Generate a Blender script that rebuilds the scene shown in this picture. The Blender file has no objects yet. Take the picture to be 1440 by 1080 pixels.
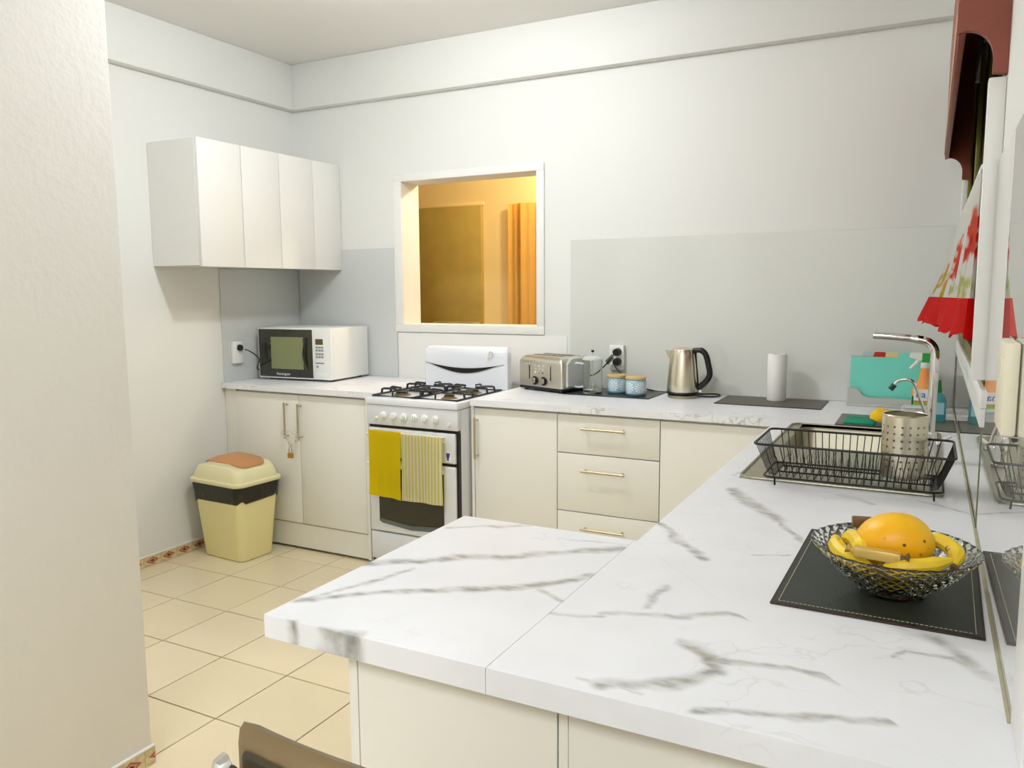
import bpy, bmesh, math, random
from mathutils import Vector, Matrix
random.seed(7)
PI = math.pi
sc = bpy.context.scene
COL = sc.collection

# ------------------------------------------------------------ camera
F_PX = 1124.26
YAW, PITCH, ROLL = -0.480637, 0.117576, 0.0063799
def cam_rows(a, b, c):
    fwd = Vector((math.sin(a)*math.cos(b), math.cos(a)*math.cos(b), -math.sin(b)))
    r = Vector((math.cos(a), -math.sin(a), 0)); d = fwd.cross(r)
    return r*math.cos(c)+d*math.sin(c), -r*math.sin(c)+d*math.cos(c), fwd
rx, dn, fw = cam_rows(YAW, PITCH, ROLL)
cam = bpy.data.cameras.new('camera'); camo = bpy.data.objects.new('camera', cam); COL.objects.link(camo)
cam.sensor_width = 36; cam.lens = F_PX/1440*36; cam.clip_start = 0.02
M = Matrix(((rx.x, -dn.x, -fw.x, 0), (rx.y, -dn.y, -fw.y, 0), (rx.z, -dn.z, -fw.z, 1.42), (0, 0, 0, 1)))
camo.matrix_world = M
sc.camera = camo

# ------------------------------------------------------------ world, lights, exposure
w = bpy.data.worlds.new('night'); sc.world = w; w.use_nodes = True
w.node_tree.nodes['Background'].inputs[0].default_value = (0.012, 0.014, 0.012, 1)
w.node_tree.nodes['Background'].inputs[1].default_value = 1.0
def light(name, kind, loc, energy, color, size=.1, rot=(0, 0, 0), sy=None):
    l = bpy.data.lights.new(name, kind); l.energy = energy; l.color = color
    if kind == 'AREA':
        l.size = size
        if sy: l.shape = 'RECTANGLE'; l.size_y = sy
    else: l.shadow_soft_size = size
    o = bpy.data.objects.new(name, l); o.location = loc; o.rotation_euler = rot; COL.objects.link(o); return o
light('kitchen_ceiling_lamp', 'POINT', (-1.87, 2.45, 2.62), 38, (.91, .95, 1.0), .055)
light('dining_ceiling_lamp', 'AREA', (-0.60, -1.3, 2.74), 43, (.91, .95, 1.0), .9)
light('kitchen_fill_light', 'AREA', (-2.6, 1.1, 2.72), 9, (.92, .955, 1.0), .9)  # added fill for the left side and cabinet fronts, not a real fixture
light('hall_lamp', 'POINT', (-1.95, 4.6, 2.35), 31, (1.0, 0.86, 0.64), .06)
sc.view_settings.view_transform = 'Standard'; sc.view_settings.look = 'None'
sc.view_settings.gamma = 1; sc.view_settings.exposure = 0.29; sc.view_settings.use_curve_mapping = False

# ------------------------------------------------------------ materials
def lin(c): return tuple((v/255/12.92 if v/255 <= .04045 else ((v/255+.055)/1.055)**2.4) for v in c)+(1,)
def mat(name, col, rough=.5, metal=0, var=.03, scale=12, bump=0, bscale=80, spec=.5, trans=0, ior=1.45, coat=0, alpha=1, stretch=None):
    m = bpy.data.materials.new(name); m.use_nodes = True; nt = m.node_tree; N = nt.nodes; L = nt.links
    b = N['Principled BSDF']; c = lin(col)
    b.inputs['Roughness'].default_value = rough; b.inputs['Metallic'].default_value = metal
    b.inputs['Specular IOR Level'].default_value = spec; b.inputs['IOR'].default_value = ior
    b.inputs['Transmission Weight'].default_value = trans; b.inputs['Coat Weight'].default_value = coat
    b.inputs['Coat Roughness'].default_value = .08; b.inputs['Alpha'].default_value = alpha
    tc = N.new('ShaderNodeTexCoord'); src = tc.outputs['Object']
    if stretch:
        mp = N.new('ShaderNodeMapping'); mp.inputs['Scale'].default_value = stretch
        L.new(src, mp.inputs[0]); src = mp.outputs[0]
    nz = N.new('ShaderNodeTexNoise'); nz.inputs['Scale'].default_value = scale; nz.inputs['Detail'].default_value = 3
    L.new(src, nz.inputs['Vector'])
    mx = N.new('ShaderNodeMix'); mx.data_type = 'RGBA'
    mx.inputs[6].default_value = tuple(max(0, v*(1-var)) for v in c[:3])+(1,)
    mx.inputs[7].default_value = tuple(min(1, v*(1+var)) for v in c[:3])+(1,)
    L.new(nz.outputs['Fac'], mx.inputs[0]); L.new(mx.outputs[2], b.inputs['Base Color'])
    if bump:
        n2 = N.new('ShaderNodeTexNoise'); n2.inputs['Scale'].default_value = bscale; n2.inputs['Detail'].default_value = 4
        L.new(src, n2.inputs['Vector'])
        bp = N.new('ShaderNodeBump'); bp.inputs['Strength'].default_value = bump; bp.inputs['Distance'].default_value = .004
        L.new(n2.outputs['Fac'], bp.inputs['Height']); L.new(bp.outputs[0], b.inputs['Normal'])
    m['mix'] = mx.name
    return m

def wrapn(nt):
    N, L = nt.nodes, nt.links
    class W:
        def math(s, op, a, b=None, c=None, clamp=False):
            n = N.new('ShaderNodeMath'); n.operation = op; n.use_clamp = clamp
            for i, v in enumerate((a, b, c)):
                if v is None: continue
                if isinstance(v, (int, float)): n.inputs[i].default_value = v
                else: L.new(v, n.inputs[i])
            return n.outputs[0]
        def mix(s, f, a, b):
            n = N.new('ShaderNodeMix'); n.data_type = 'RGBA'
            for i, v in ((0, f), (6, a), (7, b)):
                if isinstance(v, (int, float, tuple)): n.inputs[i].default_value = v
                else: L.new(v, n.inputs[i])
            return n.outputs[2]
        def noise(s, v, scale, detail=3, color=False):
            n = N.new('ShaderNodeTexNoise'); n.inputs['Scale'].default_value = scale; n.inputs['Detail'].default_value = detail
            L.new(v, n.inputs['Vector']); return n.outputs['Color' if color else 'Fac']
        def ramp(s, v, a, b):
            n = N.new('ShaderNodeMapRange'); n.interpolation_type = 'SMOOTHSTEP'
            n.inputs['From Min'].default_value = a; n.inputs['From Max'].default_value = b
            L.new(v, n.inputs['Value']); return n.outputs[0]
    return W()

def marble(name, segs, general=True):
    """white laminate marble; segs = printed veins (x0,y0,x1,y1,halfwidth,strength) in metres on the worktop"""
    m = bpy.data.materials.new(name); m.use_nodes = True; nt = m.node_tree; N, L = nt.nodes, nt.links
    W = wrapn(nt); b = N['Principled BSDF']
    tc = N.new('ShaderNodeTexCoord'); P = tc.outputs['Object']
    wn = W.noise(P, 9, 4, True); wn2 = W.noise(P, 18, 5, True)
    def vm(op, a, bb=None, s=None):
        n = N.new('ShaderNodeVectorMath'); n.operation = op
        for i, v in enumerate((a, bb)):
            if v is None: continue
            if isinstance(v, (tuple, Vector)): n.inputs[i].default_value = v
            else: L.new(v, n.inputs[i])
        if s is not None:
            if isinstance(s, (int, float)): n.inputs['Scale'].default_value = s
            else: L.new(s, n.inputs['Scale'])
        return n
    off = vm('SCALE', vm('SUBTRACT', wn, (.5, .5, .5)).outputs[0], s=.045).outputs[0]
    off2 = vm('SCALE', vm('SUBTRACT', wn2, (.5, .5, .5)).outputs[0], s=.017).outputs[0]
    Q = vm('ADD', vm('ADD', P, off).outputs[0], off2).outputs[0]
    Q = vm('MULTIPLY', Q, (1, 1, 0)).outputs[0]
    thick = W.ramp(W.noise(vm('MULTIPLY', P, (1, 2, 1)).outputs[0], 22, 5), .36, .66)
    acc = None
    for (x0, y0, x1, y1, hw, st) in segs:
        a = Vector((x0, y0, 0)); d = Vector((x1-x0, y1-y0, 0)); l2 = d.length_squared
        pa = vm('SUBTRACT', Q, tuple(a)).outputs[0]
        t = W.math('MULTIPLY', vm('DOT_PRODUCT', pa, tuple(d)).outputs['Value'], 1/l2, clamp=True)
        pr = vm('SCALE', tuple(d), s=t).outputs[0]
        ds = vm('LENGTH', vm('SUBTRACT', pa, pr).outputs[0]).outputs['Value']
        v = W.math('MULTIPLY', W.math('SUBTRACT', 1, W.ramp(ds, hw*.1, hw*2.2)), min(1, st*1.35))
        core = W.math('MULTIPLY', W.math('SUBTRACT', 1, W.ramp(ds, 0, .003)), min(1, st*1.25))
        v = W.math('MAXIMUM', v, core)
        acc = v if acc is None else W.math('MAXIMUM', acc, v)
    # broad procedural veining
    g = vm('MULTIPLY', P, (1.0, 2.6, 1.0)).outputs[0]
    gw = vm('ADD', g, vm('SCALE', W.noise(P, 3.2, 5, True), s=1.1).outputs[0]).outputs[0]
    rid = W.math('ABSOLUTE', W.math('SUBTRACT', W.noise(gw, 2.3, 2), .5))
    vein = W.math('MULTIPLY', W.math('SUBTRACT', 1, W.ramp(rid, 0, .012)), .55 if not segs else .16)
    fade = W.ramp(W.noise(P, 4, 2), .42, .62)
    vein = W.math('MULTIPLY', vein, fade)
    if acc is not None:
        acc = W.math('MULTIPLY', acc, W.math('ADD', W.math('MULTIPLY', thick, .6), .4))
        vein = W.math('MAXIMUM', acc, vein)
    cloud = W.ramp(W.noise(P, 5, 4), .35, .75)
    base = W.mix(cloud, lin((243, 243, 246)), lin((237, 237, 240)))
    vc = W.mix(W.ramp(W.noise(P, 30, 3), .35, .65), lin((138, 140, 136)), lin((172, 166, 150)))
    L.new(W.mix(vein, base, vc), b.inputs['Base Color'])
    b.inputs['Roughness'].default_value = .34; b.inputs['Specular IOR Level'].default_value = .4
    return m

WALL = mat('wall_paint', (234, 234, 229), .55, var=.012, scale=3, bump=.08, bscale=30)
WALLR = mat('rough_render_paint', (244, 241, 234), .65, var=.02, scale=6, bump=.45, bscale=48)
CEIL = mat('ceiling_paint', (236, 234, 228), .6, var=.01, scale=2)
CREAM = mat('cream_laminate', (241, 238, 227), .28, var=.008, scale=3, spec=.45)
CABW = mat('white_gloss_laminate', (240, 239, 233), .25, var=.01, scale=3)
KICK = mat('kick_laminate', (236, 232, 218), .3, var=.01)
TRIMW = mat('white_trim_paint', (242, 240, 235), .35, var=.01)
GROUT = mat('grout', (132, 106, 66), .8, var=.1)
SPLASH = mat('grey_splash_glass', (210, 213, 210), .07, var=.01, scale=2, spec=.55, coat=.2)
SPLASHW = mat('grey_splash_glass_pale', (224, 225, 218), .05, var=.01, scale=2, spec=.6, coat=.2)
STEEL = mat('brushed_steel', (226, 219, 198), .26, 1, var=.05, scale=4, stretch=(60, 60, 2))
STEELH = mat('sink_steel', (172, 168, 148), .38, 1, var=.05, scale=30)
CHROME = mat('chrome', (225, 225, 225), .06, 1, var=.01)
NICKEL = mat('brushed_nickel', (196, 182, 150), .36, 1, var=.03)
BLACK = mat('black_plastic', (22, 22, 22), .35, var=.1)
IRON = mat('black_enamel', (24, 25, 26), .4, var=.1)
WIRE = mat('black_wire_coating', (14, 12, 12), .4, var=.05)
ENAM = mat('white_enamel', (238, 240, 244), .18, var=.005, coat=.3)
ENAMG = mat('pale_grey_enamel', (226, 227, 228), .22, var=.005, coat=.2)
IVORY = mat('ivory_plastic', (238, 230, 205), .35, var=.01)
WHITEP = mat('white_plastic', (243, 243, 238), .3, var=.01)
OVENG = mat('oven_glass', (38, 38, 18), .08, var=.2, scale=6, coat=.5)
YTOWEL = mat('yellow_towel', (255, 226, 0), .9, var=.02)
BINC = mat('cream_bin_plastic', (244, 232, 168), .35, var=.01, scale=4)
BINL = mat('cream_lid_plastic', (236, 228, 180), .33, var=.01, scale=4)
BINF = mat('brown_flap_plastic', (196, 138, 88), .35, var=.03)
LINER = mat('black_bin_liner', (44, 40, 30), .3, var=.3, scale=30, bump=1, bscale=60)
GOLDP = mat('brass', (196, 158, 80), .3, 1)
LEATH = mat('dark_green_leather', (38, 46, 40), .42, var=.15, bump=.35, bscale=260)
LEATHB = mat('brown_leather_mat', (86, 78, 66), .4, var=.08, bump=.2, bscale=220)
STITCH = mat('stitch_thread', (190, 180, 150), .7)
EDGEB = mat('dark_brown_edge', (52, 34, 28), .5)
WOODL = mat('light_wood_lid', (214, 180, 122), .45, var=.1, scale=20, stretch=(1, 8, 8))
TEAL = mat('teal_plastic', (124, 226, 206), .4, var=.01)
GREYP = mat('grey_plastic', (192, 194, 186), .4, var=.01)
REDP = mat('red_plastic', (196, 32, 26), .4)
YELP = mat('yellow_plastic', (240, 214, 150), .4)
BLUEP = mat('pale_blue_plastic', (188, 214, 222), .4)
GREENP = mat('green_plastic', (30, 158, 58), .35)
DGREEN = mat('dark_green_plastic', (16, 108, 48), .35)
ORANGEL = mat('orange_liquid_plastic', (247, 160, 74), .3, var=.06, scale=10)
PAPER = mat('kitchen_paper', (244, 243, 238), .85, var=.02, bump=.12, bscale=150)
CARD = mat('cardboard', (160, 130, 90), .8)
RUBY = mat('mahogany_red_paint', (140, 66, 44), .45, var=.12, scale=14, bump=.15, bscale=60)
RUBY2 = mat('mahogany_pale_band', (188, 140, 108), .45, var=.1, scale=9)
OLIVE = mat('olive_reflection_tint', (122, 116, 44), .5, var=.18, scale=10, stretch=(8, 8, 1))  # olive reflection in the night glass, put into the frame colour
DARKG = mat('night_window_glass', (26, 24, 14), .12, var=.3, scale=8)
PANEL = mat('brown_board', (176, 154, 80), .7, var=.18, scale=7, bump=.15, bscale=20)
HALL = mat('hall_paint', (232, 208, 150), .6, var=.03, scale=4)
ORANGEC = mat('orange_fabric', (255, 204, 110), .8, var=.08, scale=4, stretch=(30, 30, 1))
VINYL = mat('brown_vinyl', (120, 100, 66), .4, var=.12, scale=8, bump=.1, bscale=120)
DKVINYL = mat('dark_vinyl', (52, 44, 26), .45, var=.2)
SPONGE = mat('green_scourer', (10, 150, 116), .8, var=.08, bump=.6, bscale=200)
YCLOTH = mat('yellow_cloth', (246, 196, 20), .85, var=.05, bump=.3, bscale=200)
GREYM = mat('grey_mat', (108, 104, 88), .4, var=.08)
BROWNW = mat('brown_wrapper', (116, 84, 52), .4, var=.15)
GOLDW = mat('gold_wrapper', (214, 178, 96), .3, .3, var=.2, scale=60)
MANGO = None
def glass(name, col, rough=.02, ior=1.45):
    m = mat(name, col, rough, trans=1, ior=ior, var=.01); return m
CLEAR = glass('clear_glass', (246, 250, 248))
CRYST = glass('cut_crystal', (240, 244, 236), .02, 1.5)
TPLAS = mat('translucent_plastic', (238, 242, 240), .3, trans=.3, ior=1.3)
TURQ = mat('turquoise_gel', (90, 180, 190), .2, trans=.4, ior=1.35)

def fruit_mat(name, c1, c2, spots, scale=6, spotc=(92, 58, 20)):
    m = bpy.data.materials.new(name); m.use_nodes = True; nt = m.node_tree; W = wrapn(nt); b = nt.nodes['Principled BSDF']
    P = nt.nodes.new('ShaderNodeTexCoord').outputs['Object']
    c = W.mix(W.ramp(W.noise(P, scale, 3), .35, .65), lin(c1), lin(c2))
    v = nt.nodes.new('ShaderNodeTexVoronoi'); v.inputs['Scale'].default_value = spots; nt.links.new(P, v.inputs['Vector'])
    s = W.math('MULTIPLY', W.math('SUBTRACT', 1, W.ramp(v.outputs['Distance'], .10, .20)), W.ramp(W.noise(P, 34, 2), .44, .52))
    nt.links.new(W.mix(s, c, lin(spotc)), b.inputs['Base Color'])
    b.inputs['Roughness'].default_value = .4
    return m
MANGO = fruit_mat('orange_mango_skin', (254, 200, 10), (250, 178, 4), 52)
BANAN = fruit_mat('banana_skin', (248, 214, 44), (236, 196, 40), 22, 12, (110, 74, 24))

def tile_mat():
    m = mat('floor_tile_glaze', (233, 217, 182), .22, var=.03, scale=5)
    return m
SPLASHM = mat('grey_mirror_glass', (222, 222, 214), .008, var=.01, scale=2, spec=.9, coat=1)
SPLASHM.node_tree.nodes['Principled BSDF'].inputs['Coat Roughness'].default_value = .008
SPLASHM.node_tree.nodes['Principled BSDF'].inputs['Coat IOR'].default_value = 1.7
TILE = tile_mat()
TILES = [TILE, mat('floor_tile_glaze_b', (235, 219, 186), .22, var=.03, scale=4), mat('floor_tile_glaze_c', (230, 215, 180), .22, var=.03, scale=6)]

def border_mat():
    m = bpy.data.materials.new('diamond_border_glaze'); m.use_nodes = True; nt = m.node_tree; W = wrapn(nt); b = nt.nodes['Principled BSDF']
    P = nt.nodes.new('ShaderNodeTexCoord').outputs['Object']
    s = nt.nodes.new('ShaderNodeSeparateXYZ'); nt.links.new(P, s.inputs[0])
    # object space: y along the tile, origin at tile centre
    u = W.math('ABSOLUTE', W.math('DIVIDE', s.outputs[1], .044)); v = W.math('ABSOLUTE', W.math('DIVIDE', s.outputs[2], .022))
    d = W.math('ADD', u, v)
    base = W.mix(W.ramp(W.noise(P, 60, 3), .4, .6), lin((226, 208, 164)), lin((206, 184, 140)))
    red = W.math('MULTIPLY', W.math('SUBTRACT', 1, W.ramp(d, .84, .92)), 1)
    c = W.mix(red, base, lin((174, 92, 66)))
    c = W.mix(W.math('SUBTRACT', 1, W.ramp(d, .5, .56)), c, lin((226, 176, 140)))
    c = W.mix(W.math('SUBTRACT', 1, W.ramp(d, .34, .4)), c, lin((84, 36, 20)))
    nt.links.new(c, b.inputs['Base Color']); b.inputs['Roughness'].default_value = .3
    return m
BORDER = border_mat()

def stripes_mat():
    m = bpy.data.materials.new('striped_tea_towel'); m.use_nodes = True; nt = m.node_tree; W = wrapn(nt); b = nt.nodes['Principled BSDF']
    P = nt.nodes.new('ShaderNodeTexCoord').outputs['Object']
    s = nt.nodes.new('ShaderNodeSeparateXYZ'); nt.links.new(P, s.inputs[0])
    w_ = W.math('SINE', W.math('MULTIPLY', s.outputs[0], 2*PI/.0185))
    c = W.mix(W.ramp(w_, -.3, .5), lin((255, 250, 205)), lin((246, 230, 140)))
    nt.links.new(c, b.inputs['Base Color']); b.inputs['Roughness'].default_value = .9
    return m
STRIPES = stripes_mat()

def jar_mat():
    m = bpy.data.materials.new('blue_floral_print'); m.use_nodes = True; nt = m.node_tree; W = wrapn(nt); b = nt.nodes['Principled BSDF']
    P = nt.nodes.new('ShaderNodeTexCoord').outputs['Object']
    s = nt.nodes.new('ShaderNodeSeparateXYZ'); nt.links.new(P, s.inputs[0])
    ang = W.math('ARCTAN2', s.outputs[1], s.outputs[0])
    # repeating medallions round the jar
    cu = W.math('SUBTRACT', W.math('FRACT', W.math('ADD', W.math('MULTIPLY', ang, 5/(2*PI)), .0)), .5)
    cu = W.math('MULTIPLY', cu, .062); cv = W.math('SUBTRACT', s.outputs[2], .04)
    rr = W.math('SQRT', W.math('ADD', W.math('MULTIPLY', cu, cu), W.math('MULTIPLY', cv, cv)))
    th = W.math('ARCTAN2', cv, cu)
    pet = W.math('SINE', W.math('MULTIPLY', th, 12))
    msk = W.math('MULTIPLY', W.ramp(pet, -.1, .3), W.math('SUBTRACT', 1, W.ramp(rr, .026, .03)))
    band = W.math('MULTIPLY', W.ramp(s.outputs[2], .010, .014), W.math('SUBTRACT', 1, W.ramp(s.outputs[2], .070, .074)))
    c = W.mix(W.math('MULTIPLY', msk, band), lin((158, 188, 202)), lin((238, 244, 246)))
    c = W.mix(W.math('SUBTRACT', 1, W.ramp(s.outputs[2], .008, .014)), c, lin((96, 132, 136)))
    nt.links.new(c, b.inputs['Base Color']); b.inputs['Roughness'].default_value = .15; b.inputs['Coat Weight'].default_value = .5
    return m
JAR = jar_mat()

def curtain_mat():
    m = bpy.data.materials.new('floral_curtain_print'); m.use_nodes = True; nt = m.node_tree; W = wrapn(nt); b = nt.nodes['Principled BSDF']
    N, L = nt.nodes, nt.links
    P = N.new('ShaderNodeNewGeometry').outputs['Position']
    s = N.new('ShaderNodeSeparateXYZ'); L.new(P, s.inputs[0])
    n = W.noise(P, 14, 3, True); ns = N.new('ShaderNodeSeparateColor'); L.new(n, ns.inputs[0])
    yy = W.math('ADD', s.outputs[1], W.math('MULTIPLY', W.math('SUBTRACT', ns.outputs[0], .5), .22))
    zz = W.math('ADD', s.outputs[2], W.math('MULTIPLY', W.math('SUBTRACT', ns.outputs[1], .5), .07))
    c = lin((246, 243, 236))
    def blob(c, cy, cz, ry, rz, col, soft=.25, petals=0):
        dy = W.math('DIVIDE', W.math('SUBTRACT', yy, cy), ry); dz = W.math('DIVIDE', W.math('SUBTRACT', zz, cz), rz)
        r = W.math('SQRT', W.math('ADD', W.math('MULTIPLY', dy, dy), W.math('MULTIPLY', dz, dz)))
        if petals:
            a = W.math('SINE', W.math('MULTIPLY', W.math('ARCTAN2', dz, dy), petals))
            r = W.math('ADD', r, W.math('MULTIPLY', a, .22))
        return W.mix(W.math('SUBTRACT', 1, W.ramp(r, 1-soft, 1+soft*.3)), c, col)
    for (cy, cz, k) in ((2.12, 1.53, 1), (2.62, 1.49, .9), (1.85, 1.47, .6)):
        c = blob(c, cy, cz, .22*k, .07*k, lin((226, 84, 56)), .3, 9)
        c = blob(c, cy+.02, cz-.02, .09*k, .03*k, lin((206, 40, 26)), .4)
        c = blob(c, cy+.12, cz+.0, .05, .018, lin((250, 214, 200)), .5)
    for (cy, cz) in ((3.05, 1.47), (3.3, 1.43), (2.9, 1.42)):
        c = blob(c, cy, cz, .14, .035, lin((226, 176, 96)), .5, 5)
        c = blob(c, cy+.03, cz-.02, .08, .02, lin((198, 190, 60)), .5)
    for (cy, cz) in ((2.28, 1.425), (2.5, 1.41), (2.1, 1.42)):
        c = blob(c, cy, cz, .1, .028, lin((206, 206, 132)), .5, 4)
    L.new(c, b.inputs['Base Color']); b.inputs['Roughness'].default_value = .9
    return m
CURT = curtain_mat()
RUFF = mat('red_ruffle_fabric', (232, 30, 20), .8, var=.08, scale=30, bump=.4, bscale=90)

# ------------------------------------------------------------ mesh builder
class MB:
    def __init__(s): s.bm = bmesh.new()
    def box(s, x0, x1, y0, y1, z0, z1, bev=0, seg=2):
        vs = [s.bm.verts.new(p) for p in ((x0, y0, z0), (x1, y0, z0), (x1, y1, z0), (x0, y1, z0), (x0, y0, z1), (x1, y0, z1), (x1, y1, z1), (x0, y1, z1))]
        fs = [s.bm.faces.new([vs[i] for i in q]) for q in ((0, 3, 2, 1), (4, 5, 6, 7), (0, 1, 5, 4), (1, 2, 6, 5), (2, 3, 7, 6), (3, 0, 4, 7))]
        if bev:
            es = list({e for f in fs for e in f.edges})
            bmesh.ops.bevel(s.bm, geom=es, offset=bev, segments=seg, profile=.5, affect='EDGES')
        return s
    def ring(s, pts): return [s.bm.verts.new(p) for p in pts]
    def skin(s, rings, closed=True, cap0=True, cap1=True, loop=False):
        n = len(rings[0]); R = list(rings)
        pairs = list(zip(R, R[1:]))
        if loop: pairs.append((R[-1], R[0]))
        for a, b in pairs:
            for i in range(n if closed else n-1):
                j = (i+1) % n
                try: s.bm.faces.new((a[i], a[j], b[j], b[i]))
                except ValueError: pass
        if not loop:
            if cap0 and closed: s.bm.faces.new(list(reversed(R[0])))
            if cap1 and closed: s.bm.faces.new(R[-1])
        return s
    def tube(s, pts, r, seg=8, loop=False, caps=True, up=None):
        pts = [Vector(p) for p in pts]; n = len(pts); rings = []
        rr = r if isinstance(r, (list, tuple)) else [r]*n
        prev = None
        for i, p in enumerate(pts):
            if loop: t = (pts[(i+1) % n]-pts[i-1])
            else: t = pts[min(i+1, n-1)]-pts[max(i-1, 0)]
            t.normalize()
            if prev is None:
                a = Vector((0, 0, 1)) if abs(t.z) < .9 else Vector((1, 0, 0))
                u = t.cross(a).normalized()
            else:
                u = prev-t*prev.dot(t)
                u = u.normalized() if u.length > 1e-6 else t.orthogonal().normalized()
            prev = u; v = t.cross(u)
            rings.append(s.ring([p+(u*math.cos(2*PI*k/seg)+v*math.sin(2*PI*k/seg))*rr[i] for k in range(seg)]))
        return s.skin(rings, True, caps, caps, loop)
    def cyl(s, p0, p1, r, seg=20, r2=None): return s.tube([p0, p1], [r, r if r2 is None else r2], seg)
    def lathe(s, prof, c=(0, 0, 0), seg=32, cap0=True, cap1=True, fn=None):
        rings = []
        for k, (r, z) in enumerate(prof):
            pts = []
            for i in range(seg):
                a = 2*PI*i/seg; q = r if fn is None else fn(r, a, k)
                pts.append((c[0]+q*math.cos(a), c[1]+q*math.sin(a), c[2]+z))
            rings.append(s.ring(pts))
        return s.skin(rings, True, cap0, cap1)
    def loft(s, rings, cap0=True, cap1=True): return s.skin([s.ring(r) for r in rings], True, cap0, cap1)
    def prism(s, poly, axis, a0, a1):
        def P(p, a): return {'x': (a, p[0], p[1]), 'y': (p[0], a, p[1]), 'z': (p[0], p[1], a)}[axis]
        A = s.ring([P(p, a0) for p in poly]); B = s.ring([P(p, a1) for p in poly])
        return s.skin([A, B])
    def grid(s, f, nu, nv):
        V = [[s.bm.verts.new(f(i/nu, j/nv)) for j in range(nv+1)] for i in range(nu+1)]
        for i in range(nu):
            for j in range(nv): s.bm.faces.new((V[i][j], V[i+1][j], V[i+1][j+1], V[i][j+1]))
        return s
    def solid(s, t):
        bmesh.ops.solidify(s.bm, geom=s.bm.faces[:], thickness=t); return s
    def sphere(s, c, rad, u=24, v=14, fn=None):
        rings = []
        for j in range(1, v):
            ph = PI*j/v; pts = []
            for i in range(u):
                a = 2*PI*i/u; p = Vector((math.sin(ph)*math.cos(a), math.sin(ph)*math.sin(a), -math.cos(ph)))
                if fn: p = fn(p)
                pts.append((c[0]+p.x*rad[0], c[1]+p.y*rad[1], c[2]+p.z*rad[2]))
            rings.append(s.ring(pts))
        s.skin(rings, True, False, False)
        for R, z in ((rings[0], -1), (rings[-1], 1)):
            p = Vector((0, 0, z)); p = fn(p) if fn else p
            t = s.bm.verts.new((c[0]+p.x*rad[0], c[1]+p.y*rad[1], c[2]+p.z*rad[2]))
            for i in range(u):
                q = (R[i], R[(i+1) % u], t); s.bm.faces.new(q if z > 0 else tuple(reversed(q)))
        return s
    def mesh(s, name, m, off=None, angle=40):
        bmesh.ops.recalc_face_normals(s.bm, faces=s.bm.faces[:])
        if off is not None: bmesh.ops.translate(s.bm, verts=s.bm.verts[:], vec=-Vector(off))
        me = bpy.data.meshes.new(name); s.bm.to_mesh(me); s.bm.free()
        me.materials.append(m)
        if len(me.polygons):
            me.polygons.foreach_set('use_smooth', [True]*len(me.polygons)); me.set_sharp_from_angle(angle=math.radians(angle))
        return me
def worldloc(o):
    v = Vector((0, 0, 0)); p = o
    while p is not None: v = v+p.location; p = p.parent
    return v
def part(name, mb, m, parent, local=False, label=None, angle=40):
    """mesh as child of parent. world-space coordinates unless local"""
    off = None if local else worldloc(parent)
    o = bpy.data.objects.new(name, mb.mesh(name, m, off, angle)); COL.objects.link(o); o.parent = parent
    if label: o['label'] = label
    return o
def tag(o, label, cat, group=None, kind=None):
    o['label'] = label; o['category'] = cat
    if group: o['group'] = group
    if kind: o['kind'] = kind
    return o
def thing(name, label, cat, loc, rz=0, group=None):
    o = bpy.data.objects.new(name, None); o.empty_display_size = .05; COL.objects.link(o)
    o.location = loc; o.rotation_euler = (0, 0, rz)
    return tag(o, label, cat, group)
def single(name, mb, m, label, cat, loc, rz=0, local=True, group=None, angle=40):
    off = None if local else loc
    o = bpy.data.objects.new(name, mb.mesh(name, m, off, angle)); COL.objects.link(o)
    o.location = loc; o.rotation_euler = (0, 0, rz)
    return tag(o, label, cat, group)
def struct(name, mb, m, parent=None, angle=30, off=None):
    o = bpy.data.objects.new(name, mb.mesh(name, m, off, angle)); COL.objects.link(o)
    if off is not None: o.location = off
    if parent: o.parent = parent
    else: o['kind'] = 'structure'
    return o
def text(name, body, size, m, parent, loc, rot, ext=.0003, sx=1):
    cu = bpy.data.curves.new(name, 'FONT'); cu.body = body; cu.size = size; cu.extrude = ext; cu.align_x = 'CENTER'; cu.align_y = 'CENTER'
    t = bpy.data.objects.new(name, cu); COL.objects.link(t)
    dg = bpy.context.evaluated_depsgraph_get(); me = bpy.data.meshes.new_from_object(t.evaluated_get(dg))
    bpy.data.objects.remove(t); me.materials.clear(); me.materials.append(m)
    o = bpy.data.objects.new(name, me); COL.objects.link(o); o.parent = parent; o.location = loc; o.rotation_euler = rot; o.scale = (sx, 1, 1)
    return o
def rrect(cx, cy, hx, hy, r, z, n=5):
    pts = []
    for (sx, sy, a0) in ((1, 1, 0), (-1, 1, PI/2), (-1, -1, PI), (1, -1, 1.5*PI)):
        for k in range(n+1):
            a = a0+PI/2*k/n; pts.append((cx+sx*(hx-r)+r*math.cos(a), cy+sy*(hy-r)+r*math.sin(a), z))
    return pts
def arc(p, n=10):
    """smooth path through control points (Catmull-Rom)"""
    P = [Vector(q) for q in p]; P = [P[0]*2-P[1]]+P+[P[-1]*2-P[-2]]; out = []
    for i in range(1, len(P)-2):
        for k in range(n):
            t = k/n; a, b, c, d = P[i-1], P[i], P[i+1], P[i+2]
            out.append(.5*((2*b)+(c-a)*t+(2*a-5*b+4*c-d)*t*t+(3*b-a-3*c+d)*t**3))
    out.append(P[-2]); return out

# ------------------------------------------------------------ dimensions
XL, XR, YB, ZC = -3.55, .115, 3.90, 2.775
XG = .109           # face of the right-hand glass
T = .905            # worktop height
YF = 3.235          # front edge of the back worktops
OX0, OX1, OZ0, OZ1 = -2.745, -1.877, 1.222, 2.042   # hatch
XP, YP = -2.03, 1.515  # near wall corner

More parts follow.
